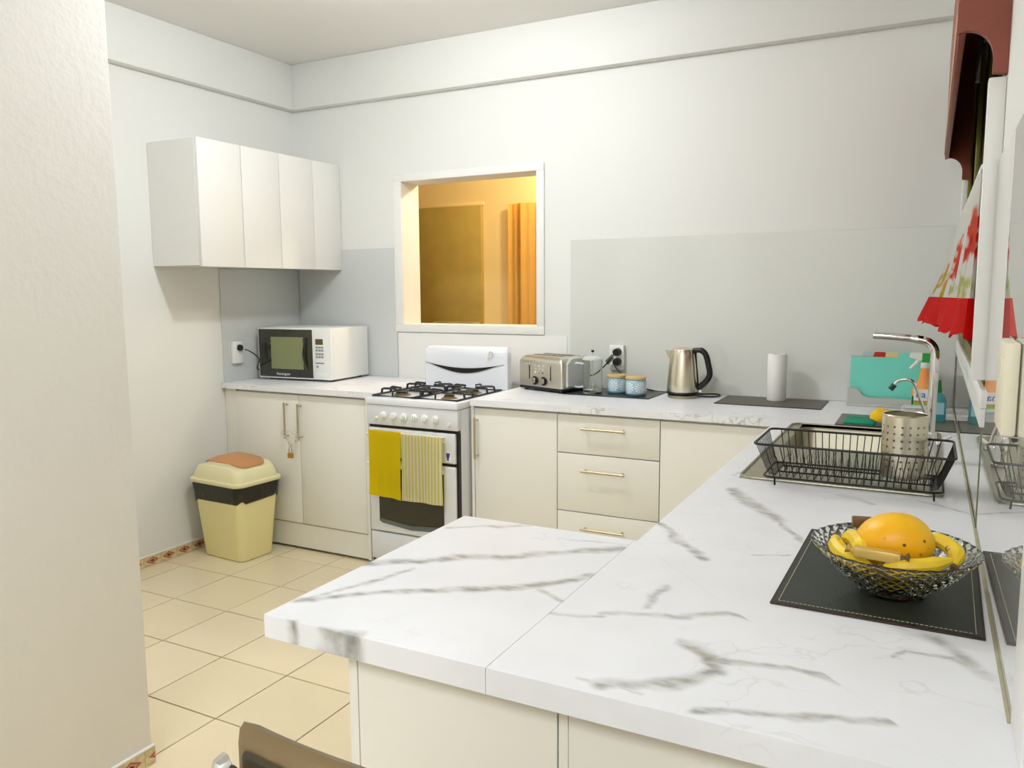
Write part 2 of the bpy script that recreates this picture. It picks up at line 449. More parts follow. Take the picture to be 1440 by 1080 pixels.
# ------------------------------------------------------------ setting
fl = struct('floor', MB().box(XL-.1, XR+.15, -2.6, YB+.1, -.06, -.004), GROUT)
gx0, gy0, pit, gap = -2.726, 1.78, .335, .005
proto = [MB().box(-(pit-gap)/2, (pit-gap)/2, -(pit-gap)/2, (pit-gap)/2, -.006, 0, .0012, 1).mesh('floor_tile', m) for m in TILES]
for i in range(-3, 9):
    for j in range(-7, 6):
        cx, cy = gx0+(i+.5)*pit, gy0+(j+.5)*pit
        x0, x1, y0, y1 = cx-pit/2+gap/2, cx+pit/2-gap/2, cy-pit/2+gap/2, cy+pit/2-gap/2
        if x0 > -.2 or x1 < XL or (x1 < XP-.2 and y1 < 1.0) or y0 > 3.5: continue
        o = bpy.data.objects.new('floor_tile', None)
        if x0 >= XL:
            o = bpy.data.objects.new('floor_tile', random.choice(proto)); o.location = (cx, cy, random.uniform(-.0004, .0004))
        else:
            o = bpy.data.objects.new('floor_tile', MB().box(XL+.008, x1, y0, y1, -.006, 0, .0012, 1).mesh('floor_tile', random.choice(TILES)))
        COL.objects.link(o); o.parent = fl
struct('ceiling', MB().box(XL-.1, XR+.15, -2.6, YB+.1, ZC, ZC+.08), CEIL)
wl = struct('wall_left', MB().box(XL-.12, XL, -2.6, YB+.18, -.06, ZC), WALL)
wb = MB()
wb.box(XL, OX0, YB, YB+.17, -.06, ZC); wb.box(OX1, XR+.2, YB, YB+.17, -.06, ZC)
wb.box(OX0, OX1, YB, YB+.17, -.06, OZ0); wb.box(OX0, OX1, YB, YB+.17, OZ1, ZC)
struct('wall_back', wb, WALL)
WY0, WY1, WZ0, WZ1 = 1.965, 3.80, 1.205, 2.22
wr = MB()
wr.box(XR, XR+.14, -2.6, WY0, -.06, ZC); wr.box(XR, XR+.14, WY1, YB, -.06, ZC)
wr.box(XR, XR+.14, WY0, WY1, -.06, WZ0); wr.box(XR, XR+.14, WY0, WY1, WZ1, ZC)
struct('wall_right', wr, WALL)
struct('wall_near', MB().box(XP-.25, XP, -2.6, YP, -.06, ZC, .006), WALLR)
struct('wall_front', MB().box(XL, XR, -2.72, -2.6, -.06, ZC), WALL)
# bulkheads (stepped band below the ceiling)
struct('trim_1', MB().box(XL, XL+.06, -1, YB, 2.512, ZC, .004), WALL)
struct('trim_2', MB().box(XL+.06, XR, YB-.06, YB, 2.512, ZC, .004), WALL)
# skirting of patterned border tiles
for nm, xx, y0, y1 in (('baseboard_left', XL, 1.6, 3.25), ('baseboard_near', XP, .45, YP+.004)):
    bb = struct(nm, MB().box(xx, xx+.004, y0, y1, 0, .052), GROUT)
    L_ = .1015; base = MB().box(0, .006, -.0505, .0505, -.026, .026, .001, 1).mesh('border_tile', BORDER)
    yc = 3.018 if xx == XL else 1.432
    k0 = int((y0-yc)/L_); k1 = int((y1-yc)/L_)
    for k in range(k0, k1+1):
        c = yc+k*L_
        if c-.0505 < y0 or c+.0505 > y1+.02: continue
        if xx == XP and c+.0505 > y1:
            continue
        o = bpy.data.objects.new('border_tile', base); COL.objects.link(o); o.parent = bb; o.location = (xx+.004, c, .027)
    if xx == XP:
        o = bpy.data.objects.new('border_tile', MB().box(0, .006, -.0505, y1-(yc+L_)-.0005, -.026, .026, .001, 1).mesh('border_tile', BORDER))
        COL.objects.link(o); o.parent = bb; o.location = (xx+.004, yc+L_, .027)
    struct('trim_3' if xx == XL else 'trim_4', MB().box(xx, xx+.011, y0, y1, .053, .060, .002), TRIMW)

# hatch frame boards
hf = MB()
hf.box(OX0-.055, OX1+.045, YB-.012, YB-.001, OZ1, OZ1+.043, .002); hf.box(OX0-.055, OX1+.045, YB-.012, YB-.001, OZ0-.045, OZ0, .002)
hf.box(OX0-.055, OX0, YB-.012, YB-.001, OZ0, OZ1, .002); hf.box(OX1, OX1+.045, YB-.012, YB-.001, OZ0, OZ1, .002)
struct('trim_5', hf, TRIMW)
# painted panel behind the stove
struct('trim_6', MB().box(-2.79, -1.70, YB-.005, YB-.0005, .90, OZ0-.05, .001), TRIMW)

# hall beyond the hatch
struct('wall_hall_back', MB().box(-5.2, -.6, 5.20, 5.32, -.06, 2.9), HALL)
struct('wall_hall_left', MB().box(-5.3, -5.2, YB+.17, 5.32, -.06, 2.9), HALL)
struct('wall_hall_right', MB().box(-.6, -.5, YB+.17, 5.32, -.06, 2.9), HALL)
struct('ceiling_hall', MB().box(-5.3, -.5, YB+.17, 5.32, 2.82, 2.9), HALL)
struct('floor_hall', MB().box(-5.3, -.5, YB+.17, 5.32, -.06, 0), TILE)
hd = thing('hall_board', 'olive brown board on the hall wall seen through the hatch', 'board', (-3.3, 5.19, 1.1))
part('board', MB().box(-3.75, -2.94, 5.165, 5.195, 1.165, 2.035, .004), PANEL, hd)
part('frame', MB().box(-3.78, -2.93, 5.18, 5.20, 2.036, 2.06, .003), HALL, hd)
bun = MB().grid(lambda u, v: (-3.35+u*.42, 5.16-.06*math.sin(PI*v), 1.15+.035*v+.022*math.sin(PI*u)*(.6+.4*math.sin(9*u))*math.sin(PI*v)), 24, 8).solid(.004)
single('folded_cloth', bun, mat('pale_cloth', (226, 204, 150), .9), 'pale crumpled cloth on a ledge below the olive brown board', 'cloth', (0, 0, 0))
struct('trim_7', MB().box(-3.9, -2.9, 5.08, 5.20, 1.10, 1.148, .004), HALL)
oc = MB().grid(lambda u, v: (-2.70+u*.62, 5.13+.018*math.sin(u*24)+.008*math.sin(u*61), .1+v*1.925), 70, 10).solid(.003)
single('orange_curtain', oc, ORANGEC, 'bright orange curtain hanging in the hall behind the hatch', 'curtain', (0, 0, 0))

# splashback glass
def splash(name, mb, m, label, loc): return single(name, mb, m, label, 'splashback', loc, local=False)
splash('glass_splashback', MB().box(-1.68, XG-.002, YB-.007, YB-.001, T+.001, 1.675, .001, 1), SPLASHW, 'long pale grey glass splashback behind kettle and paper towel', (-.8, YB, T))
splash('glass_splashback', MB().box(XL+.008, -2.795, YB-.007, YB-.001, T+.001, 1.667, .001, 1), SPLASH, 'grey glass splashback panel on the back wall behind the microwave', (-3.1, YB, T))
splash('glass_splashback', MB().box(XL+.001, XL+.007, 3.255, YB-.008, T+.001, 1.548, .001, 1), SPLASH, 'grey glass splashback panel on the left wall with white socket', (XL, 3.5, T))
splash('glass_splashback', MB().box(XG, XR-.0005, 1.065, 1.925, T+.0003, 1.675, .001, 1), SPLASHM, 'mirror-like grey glass panel on the right wall beside the fruit bowl', (XG, 1.5, T))
splash('glass_splashback', MB().box(XG+.001, XR-.0005, 1.930, YB-.008, T+.0003, 1.124, .001, 1), SPLASHM, 'low grey glass strip under the window beside the tap', (XG, 2.9, T))
bead = MB(); bead.prism([(.1050, T+.0002), (.1088, T+.0002), (.1088, T+.004)], 'y', 1.064, YB-.01)
single('silicone_bead', bead, mat('silicone', (168, 162, 134), .5, var=.25, scale=30), 'beige sealant line where the right-hand glass meets the worktop', 'sealant', (0, 0, 0))
single('glass_joint', MB().box(.1075, XR-.0006, 1.9253, 1.9297, T+.0002, 1.12, .0005, 1), mat('joint_strip', (120, 118, 88), .4), 'thin dark upright joint between the two right-hand glass panels', 'joint', (0, 0, 0))
struct('trim_8', MB().box(.1082, XR, .96, 1.063, .906, ZC, .003), TRIMW)

# window in the right wall
wn = struct('window_1', MB().box(XR+.012, XR+.018, WY0, WY1, WZ0, WZ1), DARKG)
for (a, b) in ((WY0, WY0+.04), (2.55, 2.59), (3.16, 3.20), (WY1-.04, WY1)):
    part('window_frame', MB().box(XR-.004, XR+.010, a, b, WZ0, WZ1, .003), OLIVE, wn)  # bars imitate the olive streak reflected in the pane by their colour
part('window_frame', MB().box(XR-.004, XR+.010, WY0, WY1, 1.72, 1.76, .003), OLIVE, wn)
part('window_frame', MB().box(XR-.004, XR+.010, WY0, WY1, WZ0, WZ0+.04, .003), OLIVE, wn)
part('window_jamb', MB().box(.083, XR, 1.927, 1.962, 1.225, 1.838, .003), TRIMW, wn)
part('window_jamb', MB().box(.092, XR, 3.80, 3.84, 1.20, 2.2, .003), TRIMW, wn)
part('window_sill', MB().box(.1035, XR-.0005, 1.93, 3.84, 1.165, 1.203, .002), TRIMW, wn)
part('window_apron', MB().prism([(1.932, 1.164), (3.84, 1.164), (3.84, 1.152), (1.932, 1.125)], 'x', .1045, .1145), TRIMW, wn)

# ------------------------------------------------------------ worktops
PEN = [  # printed veins
 (-.73,1.17,-.60,1.29,.006,.5)]
def px(x, y, z=T):
    d = rx*((x-720)/F_PX)+dn*((y-540)/F_PX)+fw
    k = (z-1.42)/d.z; return (d.x*k, d.y*k)
def veins(pl):
    out = []
    for pts, hw, st in pl:
        P = [px(*p) for p in pts]
        for a, b in zip(P, P[1:]): out.append((a[0], a[1], b[0], b[1], hw, st))
    return out
# print layout of the laminate, read off the photograph and stored as metres on the worktop
v_pen = veins([([(506, 794), (632, 785), (711, 783), (819, 775), (878, 771)], .011, .75), ([(423, 844), (548, 833), (673, 829), (752, 825), (832, 811)], .009, .8),
  ([(423, 844), (540, 812), (573, 800)], .005, .55), ([(627, 742), (740, 740)], .006, .5), ([(752, 825), (790, 844)], .004, .5), ([(785, 757), (885, 766)], .004, .3)])
v_pen += [(-.868, .9, -.858, .912, .007, 1), (-.80, .9, -.742, .911, .010, 1)]
v_near = veins([([(850, 862), (951, 868), (1023, 862), (1066, 875)], .006, .5), ([(965, 904), (999, 926), (1008, 945), (936, 960), (846, 962)], .010, .75),
  ([(1008, 931), (1110, 940), (1196, 960)], .007, .8), ([(970, 996), (1081, 1008), (1177, 1010), (1273, 1020)], .006, .65), ([(931, 825), (912, 854)], .007, .5), ([(770, 862), (850, 868)], .005, .5),
  ([(810, 952), (900, 975)], .003, .3)])
v_right = veins([([(1032, 687), (1057, 709), (1095, 733)], .013, .7), ([(1095, 733), (1110, 745), (1129, 762)], .006, .6), ([(931, 738), (956, 762), (994, 786)], .008, .75),
  ([(1057, 779), (1110, 781)], .003, .6), ([(1187, 697), (1225, 709)], .008, .4), ([(1249, 921), (1273, 916), (1341, 928), (1389, 945)], .004, .5), ([(1312, 897), (1389, 950)], .009, .5),
  ([(1293, 704), (1365, 724)], .004, .5), ([(1030, 668), (1100, 640)], .004, .4)])
MP, MN, MR = marble('marble_laminate_peninsula', v_pen), marble('marble_laminate_near', v_near), marble('marble_laminate_right', v_right)
MBK = marble('marble_laminate_back', [])
g = .0004
def wt(mb, m, label, loc): return single('worktop', mb, m, label, 'worktop', loc, local=True)
def slab(poly, z0): return MB().prism(poly, 'z', z0, T)
PY0, PY1, PX0, MX, IX = .907, 1.534, -.925, -.517, -.511
wt(slab([(PX0, PY0), (MX-g, PY0), (MX-g, PY1), (PX0, PY1)], T-.038), MP, 'white marble-look worktop end piece jutting out on the peninsula', (0, 0, 0))
wt(slab([(MX+g, PY0), (.080, PY0), (.080-.0001, PY0+.0005), (MX+g, PY1-.0008)], T-.038), MN, 'triangular white marble-look worktop piece nearest the camera', (0, 0, 0))
# right-hand run with the sink cut-out
SX0, SX1, SY0, SY1 = -.445, .055, 2.18, 3.16
BX0, BX1, BY0, BY1 = -.405, -.045, 2.66, 3.10      # bowl
hx0, hx1, hy0, hy1 = BX0-.01, BX1+.01, BY0-.01, BY1+.01
rr = MB()
z0 = T-.030
rr.prism([(MX+.0003, PY1-.0001), (.0806, PY0), (.1145, PY0), (.1145, hy0), (IX, hy0), (IX, PY1)], 'z', z0, T)
rr.prism([(IX, hy0), (hx0, hy0), (hx0, hy1), (IX, hy1)], 'z', z0, T)
rr.prism([(hx1, hy0), (.1145, hy0), (.1145, hy1), (hx1, hy1)], 'z', z0, T)
rr.prism([(IX, hy1), (.1145, hy1), (.1145, YB-.002), (IX, YF)], 'z', z0, T)
bmesh.ops.remove_doubles(rr.bm, verts=rr.bm.verts[:], dist=.0001)
wt(rr, MR, 'white marble-look worktop along the right wall with sink and fruit bowl', (0, 0, 0))
wt(slab([(-1.912, YF), (IX-g, YF), (.1135, YB-.0008), (-1.912, YB-.0008)], T-.030), MBK, 'long white marble-look worktop on the back wall holding kettle and toaster', (0, 0, 0))
wt(slab([(-3.548, YF), (-2.47, YF), (-2.47, YB-.0008), (-3.5495, YB-.0008)], T-.030), MBK, 'short white marble-look worktop under the microwave', (0, 0, 0))

# ------------------------------------------------------------ cabinets
def bar_handle(parent, p0, p1, out, r=.0055, inset=.014, stand=.032, name='handle'):
    p0, p1, out = Vector(p0), Vector(p1), Vector(out); d = (p1-p0).normalized(); L_ = (p1-p0).length
    b = MB().tube([p0+out*stand, p1+out*stand], r, 10)
    h = part(name, b, NICKEL, parent)
    for q in (p0+d*inset, p1-d*inset): part('handle_post', MB().tube([q, q+out*stand], r*.75, 8), NICKEL, h)
    return h
YD = 3.255
O = (0, -1, 0)
cabs = []
c = thing('base_cabinet', 'cream two-door base cabinet under the microwave with chained handles', 'cabinet', (-3.0, 3.55, 0))
part('carcass', MB().box(-3.548, -2.532, YD+.02, 3.885, .15, T-.031), CREAM, c)
part('filler_strip', MB().box(-3.548, -3.463, YD+.004, YD+.02, .15, T-.033, .001, 1), CREAM, c)
part('end_panel', MB().box(-2.552, -2.532, YD-.002, YD+.0195, .012, T-.033, .001, 1), CREAM, c)
part('kickboard', MB().box(-3.46, -2.553, YD+.006, YD+.02, .014, .146, .001, 1), KICK, c)
part('foot', MB().cyl((-2.6, 3.4, 0), (-2.6, 3.4, .15), .02, 12), BLACK, c); part('foot', MB().cyl((-3.4, 3.4, 0), (-3.4, 3.4, .15), .02, 12), BLACK, c)
d1 = part('door', MB().box(-3.460, -2.997, YD, YD+.018, .152, .862, .0015), CREAM, c)
d2 = part('door', MB().box(-2.993, -2.555, YD, YD+.018, .152, .862, .0015), CREAM, c)
bar_handle(d1, (-3.073, YD, .625), (-3.073, YD, .822), O); bar_handle(d2, (-2.978, YD, .622), (-2.978, YD, .819), O)

c = thing('base_cabinet', 'cream single-door base cabinet right of the stove', 'cabinet', (-1.7, 3.55, 0))
part('carcass', MB().box(-1.918, -1.470, YD+.02, 3.885, .15, T-.031), CREAM, c)
part('end_panel', MB().box(-1.918, -1.902, YD-.001, YD+.0195, .012, T-.033, .001, 1), CREAM, c)
part('kickboard', MB().box(-1.90, -1.470, YD+.006, YD+.02, .014, .146, .001, 1), KICK, c)
d = part('door', MB().box(-1.899, -1.470, YD, YD+.018, .152, .862, .0015), CREAM, c)
bar_handle(d, (-1.882, YD, .622), (-1.882, YD, .82), O)

c = thing('drawer_cabinet', 'cream base cabinet with stacked drawers below the kettle', 'cabinet', (-1.23, 3.55, 0))
part('carcass', MB().box(-1.467, -.991, YD+.02, 3.885, .15, T-.031), CREAM, c)
part('kickboard', MB().box(-1.467, -.991, YD+.006, YD+.02, .014, .146, .001, 1), KICK, c)
for (a, b, hz) in ((.690, .862, .807), (.422, .686, .617), (.152, .418, .352)):
    d = part('drawer', MB().box(-1.466, -.992, YD, YD+.018, a, b, .0015), CREAM, c)
    bar_handle(d, (-1.342, YD, hz), (-1.14, YD, hz), O)

c = thing('corner_cabinet', 'plain cream corner base cabinet between drawers and sink run', 'cabinet', (-.5, 3.55, 0))
part('carcass', MB().box(-.988, XG, YD+.02, 3.885, .15, T-.031), CREAM, c)
part('kickboard', MB().box(-.988, -.48, YD+.006, YD+.02, .014, .146, .001, 1), KICK, c)
part('door', MB().box(-.988, -.50, YD, YD+.018, .152, .862, .0015), CREAM, c)

c = thing('sink_cabinet', 'cream base cabinet run under the sink and draining board', 'cabinet', (-.2, 2.4, 0))
cb = MB(); cb.box(-.470, XG, 1.51, 2.62, .15, T-.031); cb.box(-.470, XG, 2.62, YD+.018, .15, .70); part('carcass', cb, CREAM, c)
part('kickboard', MB().box(-.466, -.45, 1.51, YD-.03, .014, .146, .001, 1), KICK, c)
for i in range(4):
    a = 1.55+i*.415
    d = part('door', MB().box(-.490, -.472, a, a+.411, .152, .862, .0015), CREAM, c)
    bar_handle(d, (-.490, a+(.39 if i % 2 == 0 else .02), .62), (-.490, a+(.39 if i % 2 == 0 else .02), .82), (-1, 0, 0))

c = thing('peninsula_cabinet', 'cream panelled peninsula base below the front worktop edge', 'cabinet', (-.4, 1.2, 0))
part('carcass', MB().box(-.774, XG-.03, .97, 1.49, .012, T-.039), CREAM, c)
part('end_panel', MB().box(-.792, -.775, .9505, 1.49, .012, T-.039, .001, 1), CREAM, c)
part('front_panel', MB().box(-.774, -.4295, .951, .9695, .012, T-.039, .001, 1), CREAM, c)
part('cover_strip', MB().box(-.4280, -.4135, .953, .9695, .012, T-.039, .001, 1), CREAM, c)
part('front_panel', MB().box(-.412, .078, .951, .9695, .012, T-.039, .001, 1), CREAM, c)
part('kick_plinth', MB().box(-.76, .06, .99, 1.47, .0, .0118), KICK, c)

# wall cabinets
UX, UZ0, UZ1 = -3.195, 1.55, 2.168
ys = [2.842, 3.112, 3.385, 3.655, YB-.042]
lab = ['white two-door wall cabinet nearer the camera', 'white two-door wall cabinet in the corner above the microwave']
for k in range(2):
    a, b = ys[2*k]-(.0 if k else .012), ys[2*k+2]
    if k: b = YB-.001
    c = thing('wall_cabinet', lab[k], 'cabinet', (-3.37, (a+b)/2, UZ0))
    part('carcass', MB().box(XL+.001, UX-.019, a+.001, b-.001, UZ0, UZ1, .001, 1), CABW, c)
    for q in range(2):
        y0, y1 = ys[2*k+q], ys[2*k+q+1]
        if k == 0 and q == 0: y0 -= .012
        if k == 1 and q == 1: y1 = YB-.003
        part('door', MB().box(UX-.018, UX, y0+.0025, y1-.0025, UZ0-.006, UZ1-.001, .0015), CABW, c)

# chain and padlock
ch = thing('padlock_chain', 'small steel chain looped through the handles of the microwave cabinet', 'chain', (-3.03, 3.21, .66))
pth = arc([(-3.073, 3.212, .668), (-3.078, 3.200, .652), (-3.05, 3.205, .638), (-3.03, 3.208, .600), (-3.022, 3.21, .592), (-3.005, 3.208, .605), (-2.972, 3.205, .628), (-2.968, 3.20, .645), (-2.975, 3.212, .660), (-3.02, 3.206, .664), (-3.073, 3.212, .668)], 6)
ln = 0; acc = 0; last = pth[0]; cnt = 0
for p in pth[1:]:
    acc += (p-last).length
    if acc > .0105:
        acc = 0; t = (p-last).normalized(); cnt += 1
        n = t.cross(Vector((0, 1, 0) if cnt % 2 else (0, .7, .7))).normalized() if cnt else Vector((0, 0, 1))
        q = [p+t*(.0085*math.cos(a))+n*(.0048*math.sin(a)) for a in [2*PI*i/10 for i in range(10)]]
        part('chain_link', MB().tube(q, .0018, 6, True), CHROME, ch)
    last = p
pk = thing('padlock', 'small brass padlock hanging from the chain on the cabinet', 'padlock', (-3.022, 3.207, .53))
part('lock_body', MB().box(-3.040, -3.006, 3.200, 3.214, .523, .552, .003), GOLDP, pk)
part('shackle', MB().tube(arc([(-3.032, 3.207, .55), (-3.033, 3.207, .575), (-3.023, 3.207, .594), (-3.013, 3.207, .575), (-3.014, 3.207, .55)], 5), .0028, 8), CHROME, pk)

# ------------------------------------------------------------ gas stove
SXa, SXb, SYf, SYb = -2.462, -1.928, 3.15, 3.72
st = thing('gas_stove', 'white freestanding gas stove with tall backguard and four burners', 'stove', (-2.195, 3.45, 0))
part('body', MB().box(SXa+.008, SXb-.004, SYf+.035, SYb, .06, .860, .002), ENAMG, st)
for xx in (SXa+.05, SXb-.05):
    for yy in (SYf+.08, SYb-.05): part('foot', MB().cyl((xx, yy, 0), (xx, yy, .06), .018, 12), BLACK, st)
hob = MB().box(SXa, SXb, SYf-.006, SYb, .862, .896, .006); part('hob_top', hob, ENAM, st)
part('control_panel', MB().box(SXa+.004, SXb-.002, SYf, SYf+.034, .762, .861, .004), ENAMG, st)
part('seam_gasket', MB().box(SXa+.012, SXb-.008, SYf+.012, SYf+.034, .748, .7615), BLACK, st)
for i in range(6):
    x = SXa+.108+i*.0605
    k = part('knob', MB().lathe([(.019, 0), (.018, .006), (.013, .009), (.012, .016), (.0115, .018)], (0, 0, 0), 20), WHITEP, st, local=True)
    k.rotation_euler = (PI/2, 0, 0); k.location = Vector((x, SYf-.0005, .812+.0))-worldloc(st)
    part('pointer', MB().box(-.0035, .0035, -.011, .011, .012, .026, .002), WHITEP, k, local=True)
for x, z in ((SXa+.066, .796), (SXb-.048, .789)):
    k = part('button', MB().lathe([(.008, 0), (.008, .008), (.006, .011)], (0, 0, 0), 14), IVORY, st, local=True)
    k.rotation_euler = (PI/2, 0, 0); k.location = Vector((x, SYf-.0005, z))-worldloc(st)
gd = part('grill_door', MB().box(SXa+.010, SXb-.018, SYf, SYf+.034, .602, .747, .008, 3), ENAMG, st)
part('grill_handle', MB().prism([(SYf-.036, .722), (SYf-.034, .712), (SYf, .695), (SYf, .730)], 'x', SXa+.022, SXb-.075), IVORY, gd)
part('seam_gasket', MB().box(SXa+.014, SXb-.010, SYf+.014, SYf+.034, .588, .6015), BLACK, st)
od = part('oven_door', MB().box(SXa+.010, SXb-.018, SYf, SYf+.034, .222, .587, .008, 3), ENAMG, st)
wp = [(-2.392, .278), (-2.375, .268), (-2.20, .250), (-2.035, .262), (-2.012, .275), (-2.012, .582), (-2.392, .582)]
part('oven_window', MB().prism(wp, 'y', SYf-.003, SYf+.001), OVENG, od)
part('window_trim', MB().prism([(-2.392, .290), (-2.20, .272), (-2.012, .287), (-2.012, .275), (-2.035, .262), (-2.20, .250), (-2.375, .268), (-2.392, .278)], 'y', SYf-.005, SYf-.0031), mat('grey_trim', (96, 104, 98), .3), od)
part('oven_handle', MB().prism([(SYf-.036, .572), (SYf-.034, .562), (SYf, .548), (SYf, .582)], 'x', SXa+.022, SXb-.075), IVORY, od)
part('gap_shadow_strip', MB().box(SXb-.017, SXb-.006, SYf+.012, SYf+.034, .222, .75), BLACK, st)
part('storage_drawer', MB().box(SXa+.010, SXb-.018, SYf+.004, SYf+.034, .075, .216, .006), ENAMG, st)
# mug sticker
sk = part('mug_sticker', MB().box(-1.998, -1.968, SYf-.0012, SYf+.001, .612, .660, .0004, 1), WHITEP, gd, label='small white sticker with a purple mug')
PUR = mat('purple_print', (74, 62, 150), .4)
part('mug_print', MB().prism([(-1.996, .655), (-1.974, .655), (-1.974, .650), (-1.976, .649), (-1.976, .640), (-1.979, .632), (-1.981, .628), (-1.981, .618), (-1.991, .618), (-1.991, .628), (-1.994, .632), (-1.995, .649)], 'y', SYf-.0018, SYf-.0013), PUR, sk)
# backguard with crescent slot
def bg(u, v):
    x = SXa+.004+(SXb-SXa-.01)*u; z = .896+v*.222
    e = max(0, v-.86)/.14
    return (x, 3.665-.004*math.sin(PI*u)+.030*e*e+(.015 if False else 0), z)
bgm = MB(); L0 = []
for k in range(15):
    v = k/14; z = .897+.222*v; e = max(0, v-.8)/.2
    ins = .012*e*e; yf_ = 3.664+.028*(1-math.sqrt(max(0, 1-e*e)))
    L0.append([(SXa+.006+ins, 3.72, z), (SXa+.004+ins, yf_+.014, z), (SXa+.016+ins, yf_, z), (SXb-.034-ins, yf_, z), (SXb-.016-ins, yf_+.014, z), (SXb-.014-ins, 3.72, z)])
bgm.loft(L0); part('backguard', bgm, ENAM, st)
cres = []
for i in range(25):
    u = i/24; cres.append((SXa+.018+u*.485, 1.030-.026*math.sin(PI*u)**.9))
for i in range(24, -1, -1):
    u = i/24; cres.append((SXa+.018+u*.485, 1.0305-.053*math.sin(PI*u)**1.2))
m_ = MB()
for i in range(24):
    a, b, c_, d_ = cres[i], cres[i+1], cres[49-i-1], cres[49-i]
    P = [(p[0], 3.659, p[1]) for p in (a, b, c_, d_)]; Q = [(p[0], 3.667, p[1]) for p in (a, b, c_, d_)]
    m_.loft([P, Q])
part('vent_slot', m_, BLACK, st)
hk = part('badge', MB().tube(arc([(-2.045, 3.656, 1.090), (-2.028, 3.654, 1.098), (-2.018, 3.654, 1.080), (-2.028, 3.654, 1.064), (-2.047, 3.656, 1.058)], 5), .0022, 6), GREYP, st)
part('badge_stem', MB().tube([(-2.040, 3.656, 1.096), (-2.052, 3.656, 1.052)], .0024, 6), IVORY, hk)
# burners and grates
burn = [(-2.335, 3.28, .034), (-2.335, 3.50, .026), (-2.055, 3.28, .028), (-2.055, 3.50, .036)]
for (x, y, r) in burn:
    b = part('burner', MB().lathe([(r+.012, .8965), (r+.012, .899), (r, .902), (r, .908)], (x, y, 0), 24), mat('burner_ring', (146, 128, 92), .4, .8), st)
    part('burner_cap', MB().lathe([(r-.004, .9085), (r-.003, .914), (r-.010, .917)], (x, y, 0), 24), IRON, b)
for (gx0_, gx1_) in ((SXa+.022, -2.202), (-2.192, SXb-.024)):
    gy0_, gy1_ = SYf+.03, 3.625; z = .902
    gr = part('grate', MB().tube([(gx0_, gy0_, z), (gx1_, gy0_, z), (gx1_, gy1_, z), (gx0_, gy1_, z)], .005, 6, True), IRON, st)
    mx_ = (gx0_+gx1_)/2; my_ = (gy0_+gy1_)/2
    part('grate_bar', MB().tube([(gx0_, my_, z), (gx1_, my_, z)], .004, 6), IRON, gr)
    for yc in (gy0_+(gy1_-gy0_)*.25, gy0_+(gy1_-gy0_)*.75):
        for sx in (0, 1):
            for dy in (-.038, .038):
                xs = gx0_ if sx == 0 else gx1_; di = 1 if sx == 0 else -1
                part('grate_finger', MB().tube([(xs, yc+dy, z), (xs+di*.004, yc+dy, z+.024), (xs+di*.014, yc+dy, z+.027), (xs+di*.078, yc+dy*.5, z+.026)], .006, 6), IRON, gr)
    for (yy, di) in ((gy0_, 1), (my_, -1), (my_, 1), (gy1_, -1)):
        part('grate_finger', MB().tube([(mx_, yy, z), (mx_, yy+di*.004, z+.024), (mx_, yy+di*.012, z+.027), (mx_, yy+di*.06, z+.027)], .0044, 6), IRON, gr)

# towels over the grill handle
def towel(x0, x1, ztop, zb, seed, skew=0):
    yf = SYf-.042
    def f(u, v):
        x = x0+(x1-x0)*u
        if v < .12:
            a = v/.12*PI/1.6; y = SYf-.012-.030*math.sin(a)-.001; z = ztop-.006+.010*math.sin(a+.7)
        else:
            q = (v-.12)/.88; z = ztop-(ztop-zb+skew*u)*q
            y = yf-.004*math.sin(u*PI*2+seed)*q-.003*math.sin(u*13+seed*2)*q-.003*q
        return (x+.004*math.sin(v*5+seed)*(u-.5)+skew*.2*v*u, y, z)
    return MB().grid(f, 28, 26).solid(.005)
single('yellow_towel', towel(-2.416, -2.228, .737, .418, 1, .010), YTOWEL, 'bright plain yellow towel hanging on the grill handle', 'towel', (0, 0, 0))
single('striped_towel', towel(-2.2235, -1.99, .729, .408, 2.2, -.002), STRIPES, 'pale yellow striped tea towel hanging beside the plain towel', 'towel', (0, 0, 0))

# ------------------------------------------------------------ microwave
a = math.radians(4); mw = thing('microwave', 'white microwave with black glass door standing on the left worktop', 'microwave', (-3.485, 3.468, T), a)
Wm, Dm, Hm = .515, .37, .292; zb = .012
part('case', MB().box(0, Wm, .022, Dm, zb, zb+Hm, .004), WHITEP, mw, True)
for (x, y) in ((.04, .06), (Wm-.04, .06), (.04, Dm-.04), (Wm-.04, Dm-.04)): part('foot', MB().cyl((x, y, 0), (x, y, zb), .014, 12), BLACK, mw, True)
dr = part('door', MB().box(0, .392, 0, .0215, zb, zb+Hm, .003), WHITEP, mw, True)
MWG = mat('microwave_black_glass', (44, 44, 30), .06, var=.15, scale=20, coat=.5)
part('door_glass', MB().box(.007, .388, -.003, .0005, zb+.008, zb+Hm-.008, .001), MWG, dr, True)
part('window_mesh', MB().box(.095, .325, -.0042, -.0031, zb+.055, zb+Hm-.052, .0003, 1), mat('olive_window_mesh', (134, 140, 96), .25, var=.04, scale=6), dr, True)
part('handle', MB().tube(arc([(.352, -.004, zb+.055), (.343, -.014, zb+.10), (.339, -.018, zb+.146), (.343, -.014, zb+.19), (.352, -.004, zb+.24)], 6), .008, 8), MWG, dr, True)
text('logo', 'Kensington', .021, WHITEP, dr, (.178, -.0036, zb+.026), (PI/2, 0, 0))
cp = part('control_panel', MB().box(.3935, Wm, 0, .0215, zb, zb+Hm, .003), WHITEP, mw, True)
part('display', MB().box(.409, .460, -.0015, .001, zb+.200, zb+.232, .0005, 1), mat('display_glass', (92, 80, 52), .15), cp, True)
BT = mat('button_grey', (150, 160, 158), .4)
